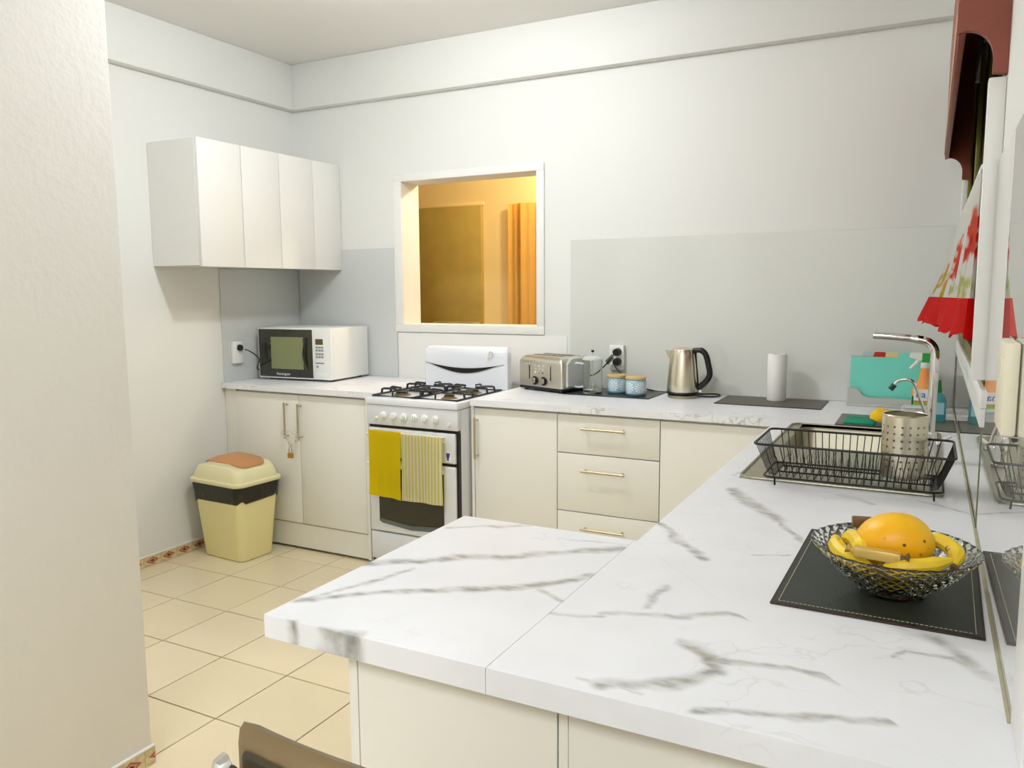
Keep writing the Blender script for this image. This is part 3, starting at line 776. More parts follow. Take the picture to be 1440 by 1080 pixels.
for r in range(4):
    for q in range(3): part('button', MB().box(.409+q*.0185, .425+q*.0185, -.002, .001, zb+.178-r*.0165-(.004 if r > 1 else 0), zb+.190-r*.0165-(.004 if r > 1 else 0), .001, 1), BT, cp, True)
for q in range(6): part('button', MB().box(.409+q*.0095, .4165+q*.0095, -.0018, .001, zb+.092, zb+.098, .0008, 1), mat('button_dark', (70, 70, 66), .4) if q == 0 else bpy.data.materials['button_dark'], cp, True)
part('button', MB().box(.411, .424, -.002, .001, zb+.068, zb+.080, .001, 1), BT, cp, True)
part('release_button', MB().box(.408, .500, -.002, .001, zb+.014, zb+.044, .002), WHITEP, cp, True)

# ------------------------------------------------------------ sockets, plugs, cords
s1 = thing('wall_socket', 'white socket on the left wall behind the microwave', 'socket', (XL+.0075, 3.345, 1.07))
part('plate', MB().box(XL+.0075, XL+.030, 3.312, 3.380, 1.008, 1.134, .004), WHITEP, s1)
part('rocker', MB().box(XL+.030, XL+.034, 3.325, 3.337, 1.095, 1.118, .001), WHITEP, s1)
pc = thing('microwave_plug', 'black plug with cord in the white socket by the microwave', 'plug', (XL+.031, 3.352, 1.098))
part('plug', MB().tube([(XL+.0305, 3.352, 1.098), (XL+.045, 3.352, 1.098), (XL+.052, 3.350, 1.098), (XL+.06, 3.345, 1.09)], [.018, .018, .012, .006], 12), BLACK, pc)
part('cord', MB().tube(arc([(XL+.083, 3.345, 1.09), (XL+.115, 3.36, 1.075), (XL+.125, 3.41, 1.03), (XL+.045, 3.47, .97), (XL+.03, 3.52, .95), (XL+.03, 3.60, .92), (XL+.03, 3.8, .912)], 6), .0035, 6), BLACK, pc)
s2 = thing('wall_socket', 'white double socket on the back splashback between jars and kettle', 'socket', (-1.42, 3.892, 1.07))
part('plate', MB().box(-1.452, -1.374, 3.866, 3.8925, 1.005, 1.135, .005), WHITEP, s2)
part('rocker', MB().box(-1.442, -1.430, 3.862, 3.866, 1.098, 1.120, .001), WHITEP, s2)
part('rocker', MB().box(-1.442, -1.430, 3.862, 3.866, 1.022, 1.044, .001), WHITEP, s2)
p1 = thing('toaster_plug', 'upper black plug with grey tag and cord to the toaster', 'plug', (-1.404, 3.86, 1.098))
part('plug', MB().cyl((-1.404, 3.865, 1.100), (-1.404, 3.835, 1.100), .021, 20, .018), BLACK, p1)
part('tag', MB().prism([(-1.424, 1.090), (-1.412, 1.068), (-1.444, 1.034), (-1.458, 1.056)], 'y', 3.828, 3.831), mat('cord_tag', (96, 100, 84), .5), p1)
part('cord', MB().tube(arc([(-1.410, 3.836, 1.095), (-1.44, 3.825, 1.055), (-1.47, 3.82, 1.02), (-1.53, 3.815, .99), (-1.60, 3.82, 1.00), (-1.68, 3.84, 1.005), (-1.70, 3.85, .95)], 8), .0036, 6), BLACK, p1)
p2 = thing('kettle_plug', 'lower black plug with cord running behind the jars to the kettle', 'plug', (-1.404, 3.86, 1.05))
part('plug', MB().cyl((-1.404, 3.865, 1.050), (-1.404, 3.835, 1.050), .021, 20, .018), BLACK, p2)
part('cord', MB().tube(arc([(-1.412, 3.836, 1.035), (-1.385, 3.83, 1.005), (-1.33, 3.84, .965), (-1.29, 3.86, .93), (-1.20, 3.865, .909), (-1.08, 3.855, .909), (-.98, 3.84, .909), (-.90, 3.855, .912), (-.868, 3.81, .911), (-.90, 3.76, .910), (-.965, 3.745, .912)], 8), .0036, 6), BLACK, p2)
s3 = thing('wall_socket', 'cream socket on the mirror-like glass panel of the right wall', 'socket', (XG, 1.31, 1.28))
part('plate', MB().box(.090, XG-.0003, 1.225, 1.34, 1.222, 1.347, .005), IVORY, s3)
part('rocker', MB().box(.0875, .0905, 1.24, 1.255, 1.30, 1.325, .001), IVORY, s3)

# ------------------------------------------------------------ toaster
ta = math.atan2(-.115, .306)
tt = thing('toaster', 'stainless steel four-slice toaster on the back worktop', 'toaster', (-1.885, 3.69, T), ta)
Wt, Dt = .315, .215
def tprof(inset):  # rounded side profile swept in x
    return
part('base', MB().box(.004, Wt-.004, .004, Dt, .008, .024, .004), BLACK, tt, True)
for (x, y) in ((.03, .03), (Wt-.03, .03), (.03, Dt-.03), (Wt-.03, Dt-.03)): part('foot', MB().cyl((x, y, 0), (x, y, .01), .01, 10), BLACK, tt, True)
body = MB().loft([rrect(Wt/2, Dt/2, Wt/2, Dt/2, .016, z) for z in (.024, .145)]+[rrect(Wt/2, Dt/2, Wt/2-d, Dt/2-d, .018, z) for d, z in ((.003, .158), (.010, .170), (.020, .177), (.032, .180))])
part('shell', body, mat('toaster_steel', (214, 209, 197), .3, 1, var=.03, scale=4, stretch=(60, 60, 2)), tt, True)
part('side_cover', MB().loft([[(Wt-.002, y, z) for y, z in ((.03, .03), (Dt-.02, .03), (Dt-.02, .15), (Dt-.05, .178), (.06, .178), (.03, .15))], [(Wt+.010, y, z) for y, z in ((.035, .034), (Dt-.025, .034), (Dt-.025, .146), (Dt-.055, .172), (.065, .172), (.035, .146))]]), mat('pale_grey_shell', (206, 208, 204), .25, .3), tt, True)
for x in (.055, .165):
    for y in (.055, .125): part('bread_slot', MB().box(x, x+.095, y, y+.03, .1795, .1815, .0005, 1), BLACK, tt, True)
for x in (.083, .237):
    part('lever_slot', MB().box(x-.0025, x+.0025, -.0015, .001, .06, .135), BLACK, tt, True)
    part('lever', MB().box(x-.011, x+.011, -.018, -.001, .131, .141, .003), CHROME, tt, True)
for x in (.126, .190):
    k = part('dial', MB().lathe([(.022, 0), (.022, .005), (.016, .006), (.0155, .012)], (0, 0, 0), 24), BLACK, tt, True); k.rotation_euler = (PI/2, 0, 0); k.location = (x, -.0005, .055)
    q = part('dial_cap', MB().lathe([(.0145, .0125), (.014, .016)], (0, 0, 0), 20), STEEL, k, True)
for r in range(3):
    for q in range(3): part('button', MB().cyl((.128+q*.028, .0, .096+r*.017), (.128+q*.028, -.003, .096+r*.017), .0048, 10), CHROME, tt, True)
part('name_plate', MB().box(.140, .185, -.0012, .0, .148, .153), GREYP, tt, True)

# ------------------------------------------------------------ mats
def mat_thing(name, label, x0, x1, y0, y1, m, h=.004, shear=0, stitch=False, z=T, edge=BLACK, rz=0):
    cx, cy = (x0+x1)/2, (y0+y1)/2; t = thing(name, label, 'mat', (cx, cy, z), rz)
    hx, hy = (x1-x0)/2, (y1-y0)/2
    part('edge', MB().box(-hx, hx, -hy, hy, .0002, h-.0004, .0008, 1), edge, t, True)
    part('top', MB().box(-hx+.004, hx-.004, -hy+.004, hy-.004, h-.0004, h, 0), m, t, True)
    if stitch:
        sm = MB(); n = 80
        for s_ in (-1, 1):
            k = int(2*(hx-.012)/.0065)
            for i in range(k): x = -hx+.012+i*.0065; sm.box(x, x+.0042, s_*(hy-.012)-.0006, s_*(hy-.012)+.0006, h, h+.0006)
            k = int(2*(hy-.012)/.0065)
            for i in range(k): y = -hy+.012+i*.0065; sm.box(s_*(hx-.012)-.0006, s_*(hx-.012)+.0006, y, y+.0042, h, h+.0006)
        o = part('stitching', sm, STITCH, t, True); o['kind'] = 'stuff'
    return t
mat_thing('table_mat', 'dark green stitched leather mat under the fruit bowl', -.206, .100, 1.310, 1.765, LEATH, .004, stitch=True, edge=EDGEB, rz=math.radians(-1.0))
mat_thing('table_mat', 'dark slate mat under the jars and glass coffee press', -1.585, -1.145, 3.585, 3.872, mat('slate_mat', (64, 72, 70), .3, var=.05), .004, rz=math.radians(-1))
mat_thing('table_mat', 'brown mat under the paper towel roll', -.842, -.388, 3.575, 3.862, LEATHB, .004, rz=0)
mat_thing('table_mat', 'grey brown mat in the corner behind the sink', -.298, .104, 3.205, 3.49, GREYM, .004)

# ------------------------------------------------------------ kettle
kt = thing('kettle', 'brushed steel electric kettle with black handle on the back worktop', 'kettle', (-1.027, 3.725, T))
part('power_base', MB().lathe([(.068, 0), (.070, .004), (.069, .013), (.060, .017)], seg=36), STEELH, kt, True)
part('base_ring', MB().lathe([(.068, .018), (.0745, .020), (.0745, .027), (.072, .030)], seg=36), BLACK, kt, True)
part('body', MB().lathe([(.0735, .0305), (.074, .04), (.072, .08), (.067, .14), (.061, .19), (.057, .215), (.055, .222)], seg=40), STEEL, kt, True)
part('lid', MB().lathe([(.053, .2225), (.051, .230), (.042, .236), (.02, .239)], seg=32), STEEL, kt, True)
part('spout', MB().loft([[(-.045, -.022, .222), (-.045, .022, .222), (-.056, .018, .175), (-.058, 0, .165), (-.056, -.018, .175)], [(-.088, -.006, .226), (-.088, .006, .226), (-.078, .006, .208), (-.076, 0, .204), (-.078, -.006, .208)]]), STEEL, kt, True)
hp = arc([(.048, 0, .224), (.085, 0, .226), (.108, 0, .205), (.122, 0, .155), (.128, 0, .115), (.112, 0, .082), (.080, 0, .052), (.071, 0, .045)], 6)
part('handle', MB().tube(hp, [.012]*6+[.014]*(len(hp)-12)+[.010]*6, 12), BLACK, kt, True)
part('handle_spine', MB().tube([(.066, 0, .045), (.063, 0, .10), (.056, 0, .16), (.052, 0, .222)], .012, 10), BLACK, kt, True)
part('switch', MB().box(.078, .092, -.006, .006, .028, .040, .002), WHITEP, kt, True)

# ------------------------------------------------------------ coffee press
fp = thing('coffee_press', 'empty glass coffee plunger with clear handle next to the toaster', 'jug', (-1.462, 3.665, T+.0045))
part('beaker', MB().lathe([(.046, .0), (.048, .006), (.048, .165), (.046, .165), (.046, .008), (.001, .008)], seg=32), CLEAR, fp, True)
part('lid', MB().lathe([(.050, .1655), (.050, .172), (.040, .180), (.02, .184)], seg=32), TPLAS, fp, True)
part('plunger_rod', MB().cyl((0, 0, .020), (0, 0, .205), .0022, 8), CHROME, fp, True)
part('plunger_knob', MB().sphere((0, 0, .207), (.008, .008, .007), 14, 8), BLACK, fp, True)
part('plunger_disc', MB().cyl((0, 0, .018), (0, 0, .023), .043, 24), CHROME, fp, True)
part('handle', MB().tube(arc([(-.047, 0, .142), (-.075, -.006, .146), (-.098, -.01, .138), (-.100, -.01, .09), (-.096, -.01, .035), (-.075, -.006, .026), (-.047, 0, .03)], 6), .0055, 8), TPLAS, fp, True)

# ------------------------------------------------------------ jars
def jar(label, loc, rz):
    j = thing('storage_jar', label, 'jar', loc, rz, 'blue floral jars')
    part('jar_body', MB().lathe([(.042, 0), (.048, .003), (.050, .010), (.050, .070), (.047, .076), (.044, .078)], seg=36), JAR, j, True)
    part('lid', MB().lathe([(.048, .0785), (.0505, .080), (.0505, .091), (.048, .093)], seg=36), WOODL, j, True)
    return j
jar('blue floral jar with wooden lid beside the coffee press', (-1.352, 3.715, T+.0045), .2)
jar('blue floral jar with wooden lid nearest the kettle', (-1.240, 3.672, T+.0045), 1.1)

# paper towel
pt = thing('paper_towel_roll', 'white kitchen paper roll standing on the brown mat', 'paper towel', (-.605, 3.775, T+.0045))
part('roll', MB().lathe([(.019, .0), (.040, .0), (.042, .004), (.042, .208), (.040, .212), (.019, .212), (.019, .0)], seg=36, cap0=False, cap1=False, fn=lambda r, a, k: r*(1+.012*math.sin(3*a)) if r > .03 else r), PAPER, pt, True)
part('core', MB().lathe([(.0165, .001), (.0185, .001), (.0185, .211), (.0165, .211), (.0165, .001)], seg=24, cap0=False, cap1=False), CARD, pt, True)

# ------------------------------------------------------------ sink
sk_ = thing('sink', 'stainless steel sink with bowl and ribbed draining board', 'sink', ((SX0+SX1)/2, 2.67, T))
# top sheet as a frame around the bowl, thin rim
n = 5
outer = rrect((SX0+SX1)/2, (SY0+SY1)/2, (SX1-SX0)/2, (SY1-SY0)/2, .03, T+.0012, n)
fr = MB(); zt = T+.0045
fr.box(SX0+.004, SX1-.004, SY0+.004, BY0, T+.0008, zt-.002); fr.box(SX0+.004, BX0, BY0, BY1, T+.0008, zt-.002)
fr.box(BX1, SX1-.004, BY0, BY1, T+.0008, zt-.002); fr.box(BX0, BX1, BY1, SY1-.004, T+.0008, zt-.002)
fr.box(SX0+.004, SX1-.004, BY1, SY1-.004, T+.0008, zt-.002)
part('deck', fr, STEELH, sk_)
part('rim', MB().tube(rrect((SX0+SX1)/2, (SY0+SY1)/2, (SX1-SX0)/2-.004, (SY1-SY0)/2-.004, .035, T+.004, 6), .004, 8, True), STEELH, sk_)
cxb, cyb, hxb, hyb = (BX0+BX1)/2, (BY0+BY1)/2, (BX1-BX0)/2, (BY1-BY0)/2
bw = MB().loft([rrect(cxb, cyb, hxb-d, hyb-d, r, z, 5) for d, r, z in ((0, .05, zt-.002), (.004, .05, zt-.008), (.008, .05, T-.12), (.02, .05, T-.15), (.06, .04, T-.158), (.14, .03, T-.160))], False, True)
part('bowl', bw, STEELH, sk_)
part('drain', MB().lathe([(.036, 0), (.036, .004), (.030, .002), (.012, .001)], (cxb, cyb, T-.1595), 20), CHROME, sk_)
for i in range(7):
    x = SX0+.075+i*.058
    part('drain_rib', MB().loft([[(x-.004, 2.235, zt-.0022), (x+.004, 2.235, zt-.0022), (x+.002, 2.24, zt+.0015), (x-.002, 2.24, zt+.0015)], [(x-.004, 2.60, zt-.0022), (x+.004, 2.60, zt-.0022), (x+.002, 2.595, zt+.0015), (x-.002, 2.595, zt+.0015)]]), STEELH, sk_)
text('maker_mark', 'HAFELE', .010, mat('etched_mark', (120, 116, 104), .4), sk_, (-.03, .47-.02, -.06), (PI/2, 0, 0)) if False else None

# tap
tp = thing('kitchen_tap', 'tall chrome swan tap with long straight spout at the sink', 'tap', (.018, 2.64, T+.005))
part('base', MB().lathe([(.024, 0), (.024, .006), (.019, .010), (.019, .075), (.017, .085)], seg=24), CHROME, tp, True)
part('column', MB().cyl((0, 0, .085), (.002, 0, .29), .0125, 20), CHROME, tp, True)
part('spout', MB().tube(arc([(.002, 0, .29), (0, 0, .326), (-.014, 0, .347), (-.04, 0, .356), (-.10, 0, .363), (-.165, 0, .367)], 6), [.0125]*20+[.011]*11, 14), CHROME, tp, True)
part('lever', MB().tube([(.018, 0, .05), (.055, -.0, .075)], .005, 8), CHROME, tp, True)
fpth = arc([(.032, 2.90, T+.004), (.020, 2.90, T+.06), (-.015, 2.90, T+.155), (-.035, 2.90, T+.205), (-.060, 2.90, T+.215), (-.083, 2.90, T+.207), (-.096, 2.90, T+.190)], 6)
ft = thing('filter_tap', 'small chrome gooseneck filter tap with dark green tip', 'tap', (.030, 2.90, T+.003))
part('neck', MB().tube(fpth, .0048, 10), CHROME, ft)
part('base', MB().lathe([(.014, .003), (.014, .010), (.009, .014)], (.032, 2.90, T), 16), CHROME, ft)
part('tip', MB().cyl((-.091, 2.90, T+.196), (-.103, 2.90, T+.180), .009, 12), mat('dark_green_tip', (18, 60, 48), .4), ft)

# ------------------------------------------------------------ dish rack
dk = thing('dish_rack', 'black wire dish rack standing on the draining board', 'dish rack', (-.16, 2.22, T+.005))
ZR, ZB = 1.020, .930
RX0, RX1, RY0, RY1 = -.388, .072, 2.093, 2.352
QX0, QX1, QY0, QY1 = -.368, .050, 2.125, 2.322
part('rim', MB().tube(rrect((RX0+RX1)/2, (RY0+RY1)/2, (RX1-RX0)/2, (RY1-RY0)/2, .02, ZR, 4), .0031, 8, True), WIRE, dk)
part('base_frame', MB().tube(rrect((QX0+QX1)/2, (QY0+QY1)/2, (QX1-QX0)/2, (QY1-QY0)/2, .02, ZB, 4), .0026, 6, True), WIRE, dk)
part('middle_rail', MB().tube([(QX0+.03, QY0+.06, ZB+.004), (QX1-.02, QY0+.06, ZB+.004)], .0024, 6), WIRE, dk)
part('middle_rail', MB().tube([(QX0+.03, QY1-.06, ZB+.004), (QX1-.02, QY1-.06, ZB+.004)], .0024, 6), WIRE, dk)
nx = 23
for i in range(nx):
    u = (i+1)/(nx+1); xr = RX0+.01+(RX1-RX0-.02)*u; xq = QX0+.008+(QX1-QX0-.016)*u
    part('side_wire', MB().tube([(xr, RY0, ZR), (xq, QY0+.004, ZB+.012), (xq, QY0+.014, ZB), (xq, QY1-.014, ZB), (xq, QY1-.004, ZB+.012), (xr, RY1, ZR)], .0014, 5), WIRE, dk)
for k in range(12):
    u = (k+1)/13; yr = RY0+.012+(RY1-RY0-.024)*u; yq = QY0+.01+(QY1-QY0-.02)*u
    for xa, xb, s_ in ((RX0, QX0, 1), (RX1, QX1, -1)):
        part('end_wire', MB().tube([(xa, yr, ZR), (xb+s_*.002, yq, ZB+.022), (xb+s_*.012, yq, ZB+.004), (xb+s_*.030, yq, ZB)], .0012, 5), WIRE, dk)
for i in range(20):
    x = QX0+.045+i*.0182
    for yy in (QY0+.06, QY1-.06):
        part('plate_divider', MB().tube([(x, yy, ZB+.004), (x+.007, yy+.004, ZB+.052), (x+.014, yy, ZB+.004)], .0012, 5), WIRE, dk)
for (x, y) in ((QX0+.03, QY0), (QX1-.02, QY0), (QX0+.03, QY1), (QX1-.02, QY1)): part('foot', MB().tube([(x, y, ZB), (x+.001, y, T+.0045)], .0026, 6), WIRE, dk)

# perforated utensil cup
def perf(R, z0_, z1_, nu, nv, hr):
    m = MB(); bm = m.bm
    hu = 2*PI*R/nu; hv = (z1_-z0_)/nv
    def P(s_, z): a = s_/R; return (R*math.cos(a), R*math.sin(a), z)
    for i in range(nu):
        for j in range(nv):
            cu, cv = (i+.5)*hu, z0_+(j+.5)*hv
            o_ = [(-.5, -.5), (0, -.5), (.5, -.5), (.5, 0), (.5, .5), (0, .5), (-.5, .5), (-.5, 0)]
            hole = (i % 2 == 0) and (0 < j < nv-1)
            A = [bm.verts.new(P(cu+a*hu, cv+b*hv)) for a, b in o_]
            if hole:
                B = [bm.verts.new(P(cu+hr*math.cos(-3*PI/4+k*PI/4), cv+hr*math.sin(-3*PI/4+k*PI/4))) for k in range(8)]
                for k in range(8): bm.faces.new((A[k], A[(k+1) % 8], B[(k+1) % 8], B[k]))
            else: bm.faces.new(A)
    bmesh.ops.remove_doubles(bm, verts=bm.verts[:], dist=.00005)
    return m.solid(.0012)
cu_ = thing('utensil_holder', 'perforated stainless steel utensil holder standing in the dish rack', 'holder', (-.042, 2.262, ZB+.003))
part('wall', perf(.054, .004, .162, 36, 9, .0030), STEEL, cu_, True, angle=60)
part('rim', MB().tube([(.054*math.cos(2*PI*i/36), .054*math.sin(2*PI*i/36), .163) for i in range(36)], .0022, 6, True), STEEL, cu_, True)
part('bottom', MB().lathe([(.050, .0008), (.0545, .003), (.0545, .006)], seg=36), STEELH, cu_, True)

# ------------------------------------------------------------ fruit bowl
bwl = thing('fruit_bowl', 'cut glass bowl of fruit standing on the dark green mat', 'bowl', (-.034, 1.452, T+.0045))
def rs(P, n):
    out = []
    for i in range(n):
        t = i/(n-1)*(len(P)-1); a = int(min(t, len(P)-2)); f_ = t-a
        out.append((P[a][0]*(1-f_)+P[a+1][0]*f_, P[a][1]*(1-f_)+P[a+1][1]*f_))
    return out
prof = rs([(.040, 0), (.050, .005), (.062, .013), (.075, .022), (.087, .032), (.098, .043), (.108, .054), (.117, .064), (.1245, .073), (.1305, .080)], 15)
inn = [(.1285, .0812), (.122, .0755), (.1135, .067), (.1035, .057), (.0925, .046), (.0815, .036), (.070, .027), (.056, .019), (.040, .0115), (.02, .0105)]
gw_ = MB().lathe(prof+inn, seg=72, fn=lambda r, a, k: r*(1+(.016*math.cos(a*36+k*PI) if 0 < k < 14 else 0)+(.012*math.cos(a*36) if k in (14, 15) else 0)))
bmesh.ops.triangulate(gw_.bm, faces=[f for f in gw_.bm.faces if len(f.verts) == 4])
part('glass_wall', gw_, CRYST, bwl, True, angle=3)
part('foot_ring', MB().lathe([(.050, -.0005), (.052, .0), (.046, .003)], seg=40), CRYST, bwl, True)
bx, by, bz = -.034, 1.452, T+.0045
single('mango', MB().sphere((0, 0, 0), (.061, .054, .048), 32, 20, lambda p: Vector((p.x*(1+.08*p.x), p.y, p.z*(1+.10*p.x)+.05*math.sin(2.2*p.x)))), MANGO, 'large orange yellow speckled fruit on top in the glass bowl', 'fruit', (bx-.004, by+.002, bz+.086), math.radians(-14), angle=80)
def banana(p, r0=.017):
    pts = arc(p, 7); n = len(pts)
    rr_ = [r0*(.35+.65*min(1, 4.0*min(i/(n-1), 1-i/(n-1))+.08)) for i in range(n)]; rr_[0] = r0*.28; rr_[-1] = r0*.3
    return MB().tube(pts, rr_, 9)
def ban(label, p, r0=.017):
    o = single('banana', banana(p, r0), BANAN, label, 'banana', (bx, by, bz), group='bananas in the glass bowl', angle=30)
    m = MB().tube([p[0], tuple(Vector(p[0])*1.0+(Vector(p[0])-Vector(p[1]))*.22)], [.0052, .0045], 7)
    q = bpy.data.objects.new('stem', m.mesh('stem', mat('banana_stem', (124, 92, 34), .6) if 'banana_stem' not in bpy.data.materials else bpy.data.materials['banana_stem'])); COL.objects.link(q); q.parent = o
ban('banana along the front rim of the bowl, right of the wrapped bar', [(-.012, -.080, .066), (.020, -.082, .072), (.052, -.074, .076), (.084, -.050, .082)], .0125)
ban('banana at the right side of the bowl behind the big fruit', [(.088, -.028, .066), (.092, .010, .076), (.072, .045, .082), (.045, .062, .080)], .0135)
ban('banana at the left end of the bowl', [(-.094, .018, .076), (-.086, -.018, .068), (-.066, -.048, .062), (-.03, -.062, .056)], .0145)
ban('banana lying left against the big fruit', [(-.082, .040, .070), (-.062, .004, .082), (-.050, -.026, .080), (-.044, -.046, .074)], .015)
ban('lowest banana in the bowl bottom', [(-.050, .026, .033), (-.02, .0, .030), (.02, -.006, .030), (.050, .010, .036)], .013)
wbm = MB().box(-.036, .036, -.009, .009, -.009, .009, .004)
wb1 = single('wrapped_bar', wbm, GOLDW, 'gold wrapped bar lying across the front of the bowl', 'snack', (bx-.022, by-.076, bz+.083), math.radians(-8))
for s_ in (-1, 1): part('twist', MB().tube([(s_*.035, 0, 0), (s_*.040, 0, .001), (s_*.047, 0, .003)], [.007, .004, .009], 8), BROWNW if s_ > 0 else GOLDW, wb1, True)
single('wrapped_bar', MB().box(-.017, .017, -.010, .010, -.009, .009, .003), BROWNW, 'small brown wrapped bar at the back of the bowl', 'snack', (bx-.055, by+.072, bz+.093), math.radians(10))

# ------------------------------------------------------------ corner things
cbd = thing('cutting_board_set', 'set of coloured cutting boards in a grey stand by the corner', 'cutting boards', (-.15, 3.81, T))
part('stand', MB().prism([(-.303, 0), (.02, 0), (.02, .040), (-.225, .040), (-.245, .052), (-.262, .076), (-.303, .080)], 'y', 3.762, 3.768) , GREYP, cbd, label='grey stand')
cbd.children[0].location = (0, 0, T) if False else cbd.children[0].location
def shiftz(o, dz): o.location.z += dz
shiftz(cbd.children[0], T)
part('stand_base', MB().box(-.305, .02, 3.755, 3.83, T, T+.012, .002), GREYP, cbd)
tabs = [(-.250, -.212, BLUEP, 'pale blue board'), (-.205, -.160, REDP, 'red board'), (-.158, -.112, YELP, 'yellow board'), (-.105, -.055, TEAL, 'teal board in front')]
order = [0, 1, 2, 3]
for k, (a, b, m, lb) in enumerate(tabs):
    y = 3.815-.011*k
    part('cutting_board', MB().prism([(-.296, T+.014), (.012, T+.014), (.012, 1.118), (b+.003, 1.120), (b, 1.137), (b-.005, 1.141), (a+.005, 1.141), (a, 1.137), (a-.003, 1.120), (-.296, 1.120)], 'y', y, y+.007), m, cbd, label=lb)

sb = thing('spray_bottle', 'orange spray cleaner bottle with green and white trigger', 'bottle', (-.006, 3.665, T+.001), 0)
rings = []
for (z, hx, hy) in ((0, .040, .026), (.01, .044, .029), (.08, .044, .029), (.105, .040, .026), (.13, .024, .019), (.165, .018, .017), (.185, .015, .015)):
    rings.append(rrect(0, 0, hx, hy, min(hx, hy)*.8, z, 4))
part('bottle_body', MB().loft(rings), ORANGEL, sb, True)
part('collar', MB().lathe([(.016, .185), (.017, .188), (.017, .205), (.014, .208)], seg=20), WHITEP, sb, True)
part('spray_head', MB().loft([[(x, y, z) for y, z in ((-.012, .208), (.012, .208), (.012, .245), (-.012, .245))] for x in (-.012, .016)]), GREENP, sb, True)
part('nozzle', MB().prism([(-.012, .216), (-.012, .247), (-.056, .246), (-.060, .228), (-.035, .220)], 'y', -.010, .010), WHITEP, sb, True)
part('trigger', MB().tube(arc([(-.018, 0, .224), (-.030, 0, .208), (-.046, 0, .190), (-.054, 0, .180)], 4), [.008]*6+[.006]*7, 8), WHITEP, sb, True)
lb_ = part('label', MB().box(-.036, .036, -.0305, -.029, .052, .100, .0006, 1), WHITEP, sb, True)
part('label_band', MB().box(-.038, .038, -.0308, -.029, .028, .0515, .0004, 1), mat('green_label', (140, 206, 70), .4), sb, True)
part('label_band', MB().box(-.036, .036, -.0309, -.029, .0455, .053, .0004, 1), mat('coral_label', (226, 120, 80), .4), sb, True)
part('label_strip', MB().box(-.043, -.036, -.0312, -.024, .02, .07, .001, 1), DGREEN, sb, True)
text('lettering', 'na', .040, mat('blue_print', (30, 60, 150), .4), sb, (-.010, -.0310, .078), (PI/2, 0, 0))

db = thing('dish_soap', 'turquoise dish soap bottle with green cap behind the tap', 'bottle', (.044, 3.42, T+.0045))
part('bottle_body', MB().loft([rrect(0, 0, hx, hy, min(hx, hy)*.8, z, 4) for z, hx, hy in ((0, .026, .017), (.006, .029, .020), (.085, .029, .020), (.105, .020, .016), (.112, .011, .011))]), TURQ, db, True)
part('cap', MB().lathe([(.012, .112), (.012, .120), (.008, .150), (.007, .160)], seg=18), DGREEN, db, True)
part('label', MB().box(-.022, .022, -.0212, -.0195, .03, .075, .0005, 1), mat('pale_blue_label', (160, 206, 216), .4), db, True)

tb = thing('plastic_tub', 'translucent white plastic tub with clip lid in front of the spray bottle', 'tub', (-.012, 3.545, T+.001))
part('tub', MB().loft([rrect(0, 0, hx, .035, .015, z, 4) for z, hx in ((0, .078), (.004, .082), (.030, .070), (.034, .066))]), TPLAS, tb, True)
part('lid', MB().loft([rrect(0, 0, hx, hy, .012, z, 4) for z, hx, hy in ((.0345, .068, .036), (.038, .070, .037), (.043, .060, .030))]), TPLAS, tb, True)

sp = thing('scourer', 'dark green flat scourer lying on the corner mat', 'scourer', (-.222, 3.30, T+.0045))
part('pad', MB().box(-.048, .06, -.075, .085, 0, .006, .002), SPONGE, sp, True)
yc_ = MB().loft([[(x, -.05+.0*s_, 0) for x in (0,)] for s_ in range(0)]) if False else None
def cl(u, v):
    a = v*2.35*PI; r = .017+.012*v
    return (-.005+u*.145, r*math.cos(a)*1.7, .031+r*math.sin(a)+.004*math.sin(u*9))
mcl = MB()
rings = []
for i in range(15):
    u = i/14; k = 1-.25*abs(u-.35)**1.2; e = math.sin(min(1, u*6)*PI/2)*math.sin(min(1, (1-u)*6)*PI/2)
    e = max(.35, e)
    rings.append([(-.055+u*.155, .048*k*e*math.cos(q*2*PI/24), .028+.026*k*e*(math.sin(q*2*PI/24)-.16*math.cos(q*4*PI/24))+.004*math.sin(8*u)) for q in range(24)])
mcl.loft(rings)
single('folded_cloth', mcl, YCLOTH, 'thick yellow folded cloth beside the scourer behind the utensil holder', 'cloth', (-.125, 3.245, T+.0065), math.radians(4), angle=80)

# ------------------------------------------------------------ pelmet and window curtain
pl = thing('window_pelmet', 'dark red timber pelmet with scalloped ends above the window', 'pelmet', (.07, 2.8, 1.93))
part('front_board', MB().box(.024, .038, 1.935, 3.72, 1.927, 2.34, .002), RUBY, pl)
ep = []
for k in range(9):
    a = PI/2*k/8; ep.append((.038+.050*math.sin(a), 1.932-.0+(-.058)*(1-math.cos(a))-.018*math.sin(a)*0))
endp = [(.024, 2.34), (.024, 1.928)]+ep+[(.088, 1.845), (.1145, 1.840), (.1145, 2.34)]
part('end_board', MB().prism(endp, 'y', 1.915, 1.934), RUBY, pl)
part('end_board', MB().prism(endp, 'y', 3.721, 3.738), RUBY, pl)
part('top_board', MB().box(.038, .1145, 1.934, 3.721, 2.322, 2.34), RUBY, pl)
part('face_band', MB().box(.0205, .0238, 1.95, 3.70, 1.940, 2.0, .001, 1), RUBY2, pl)

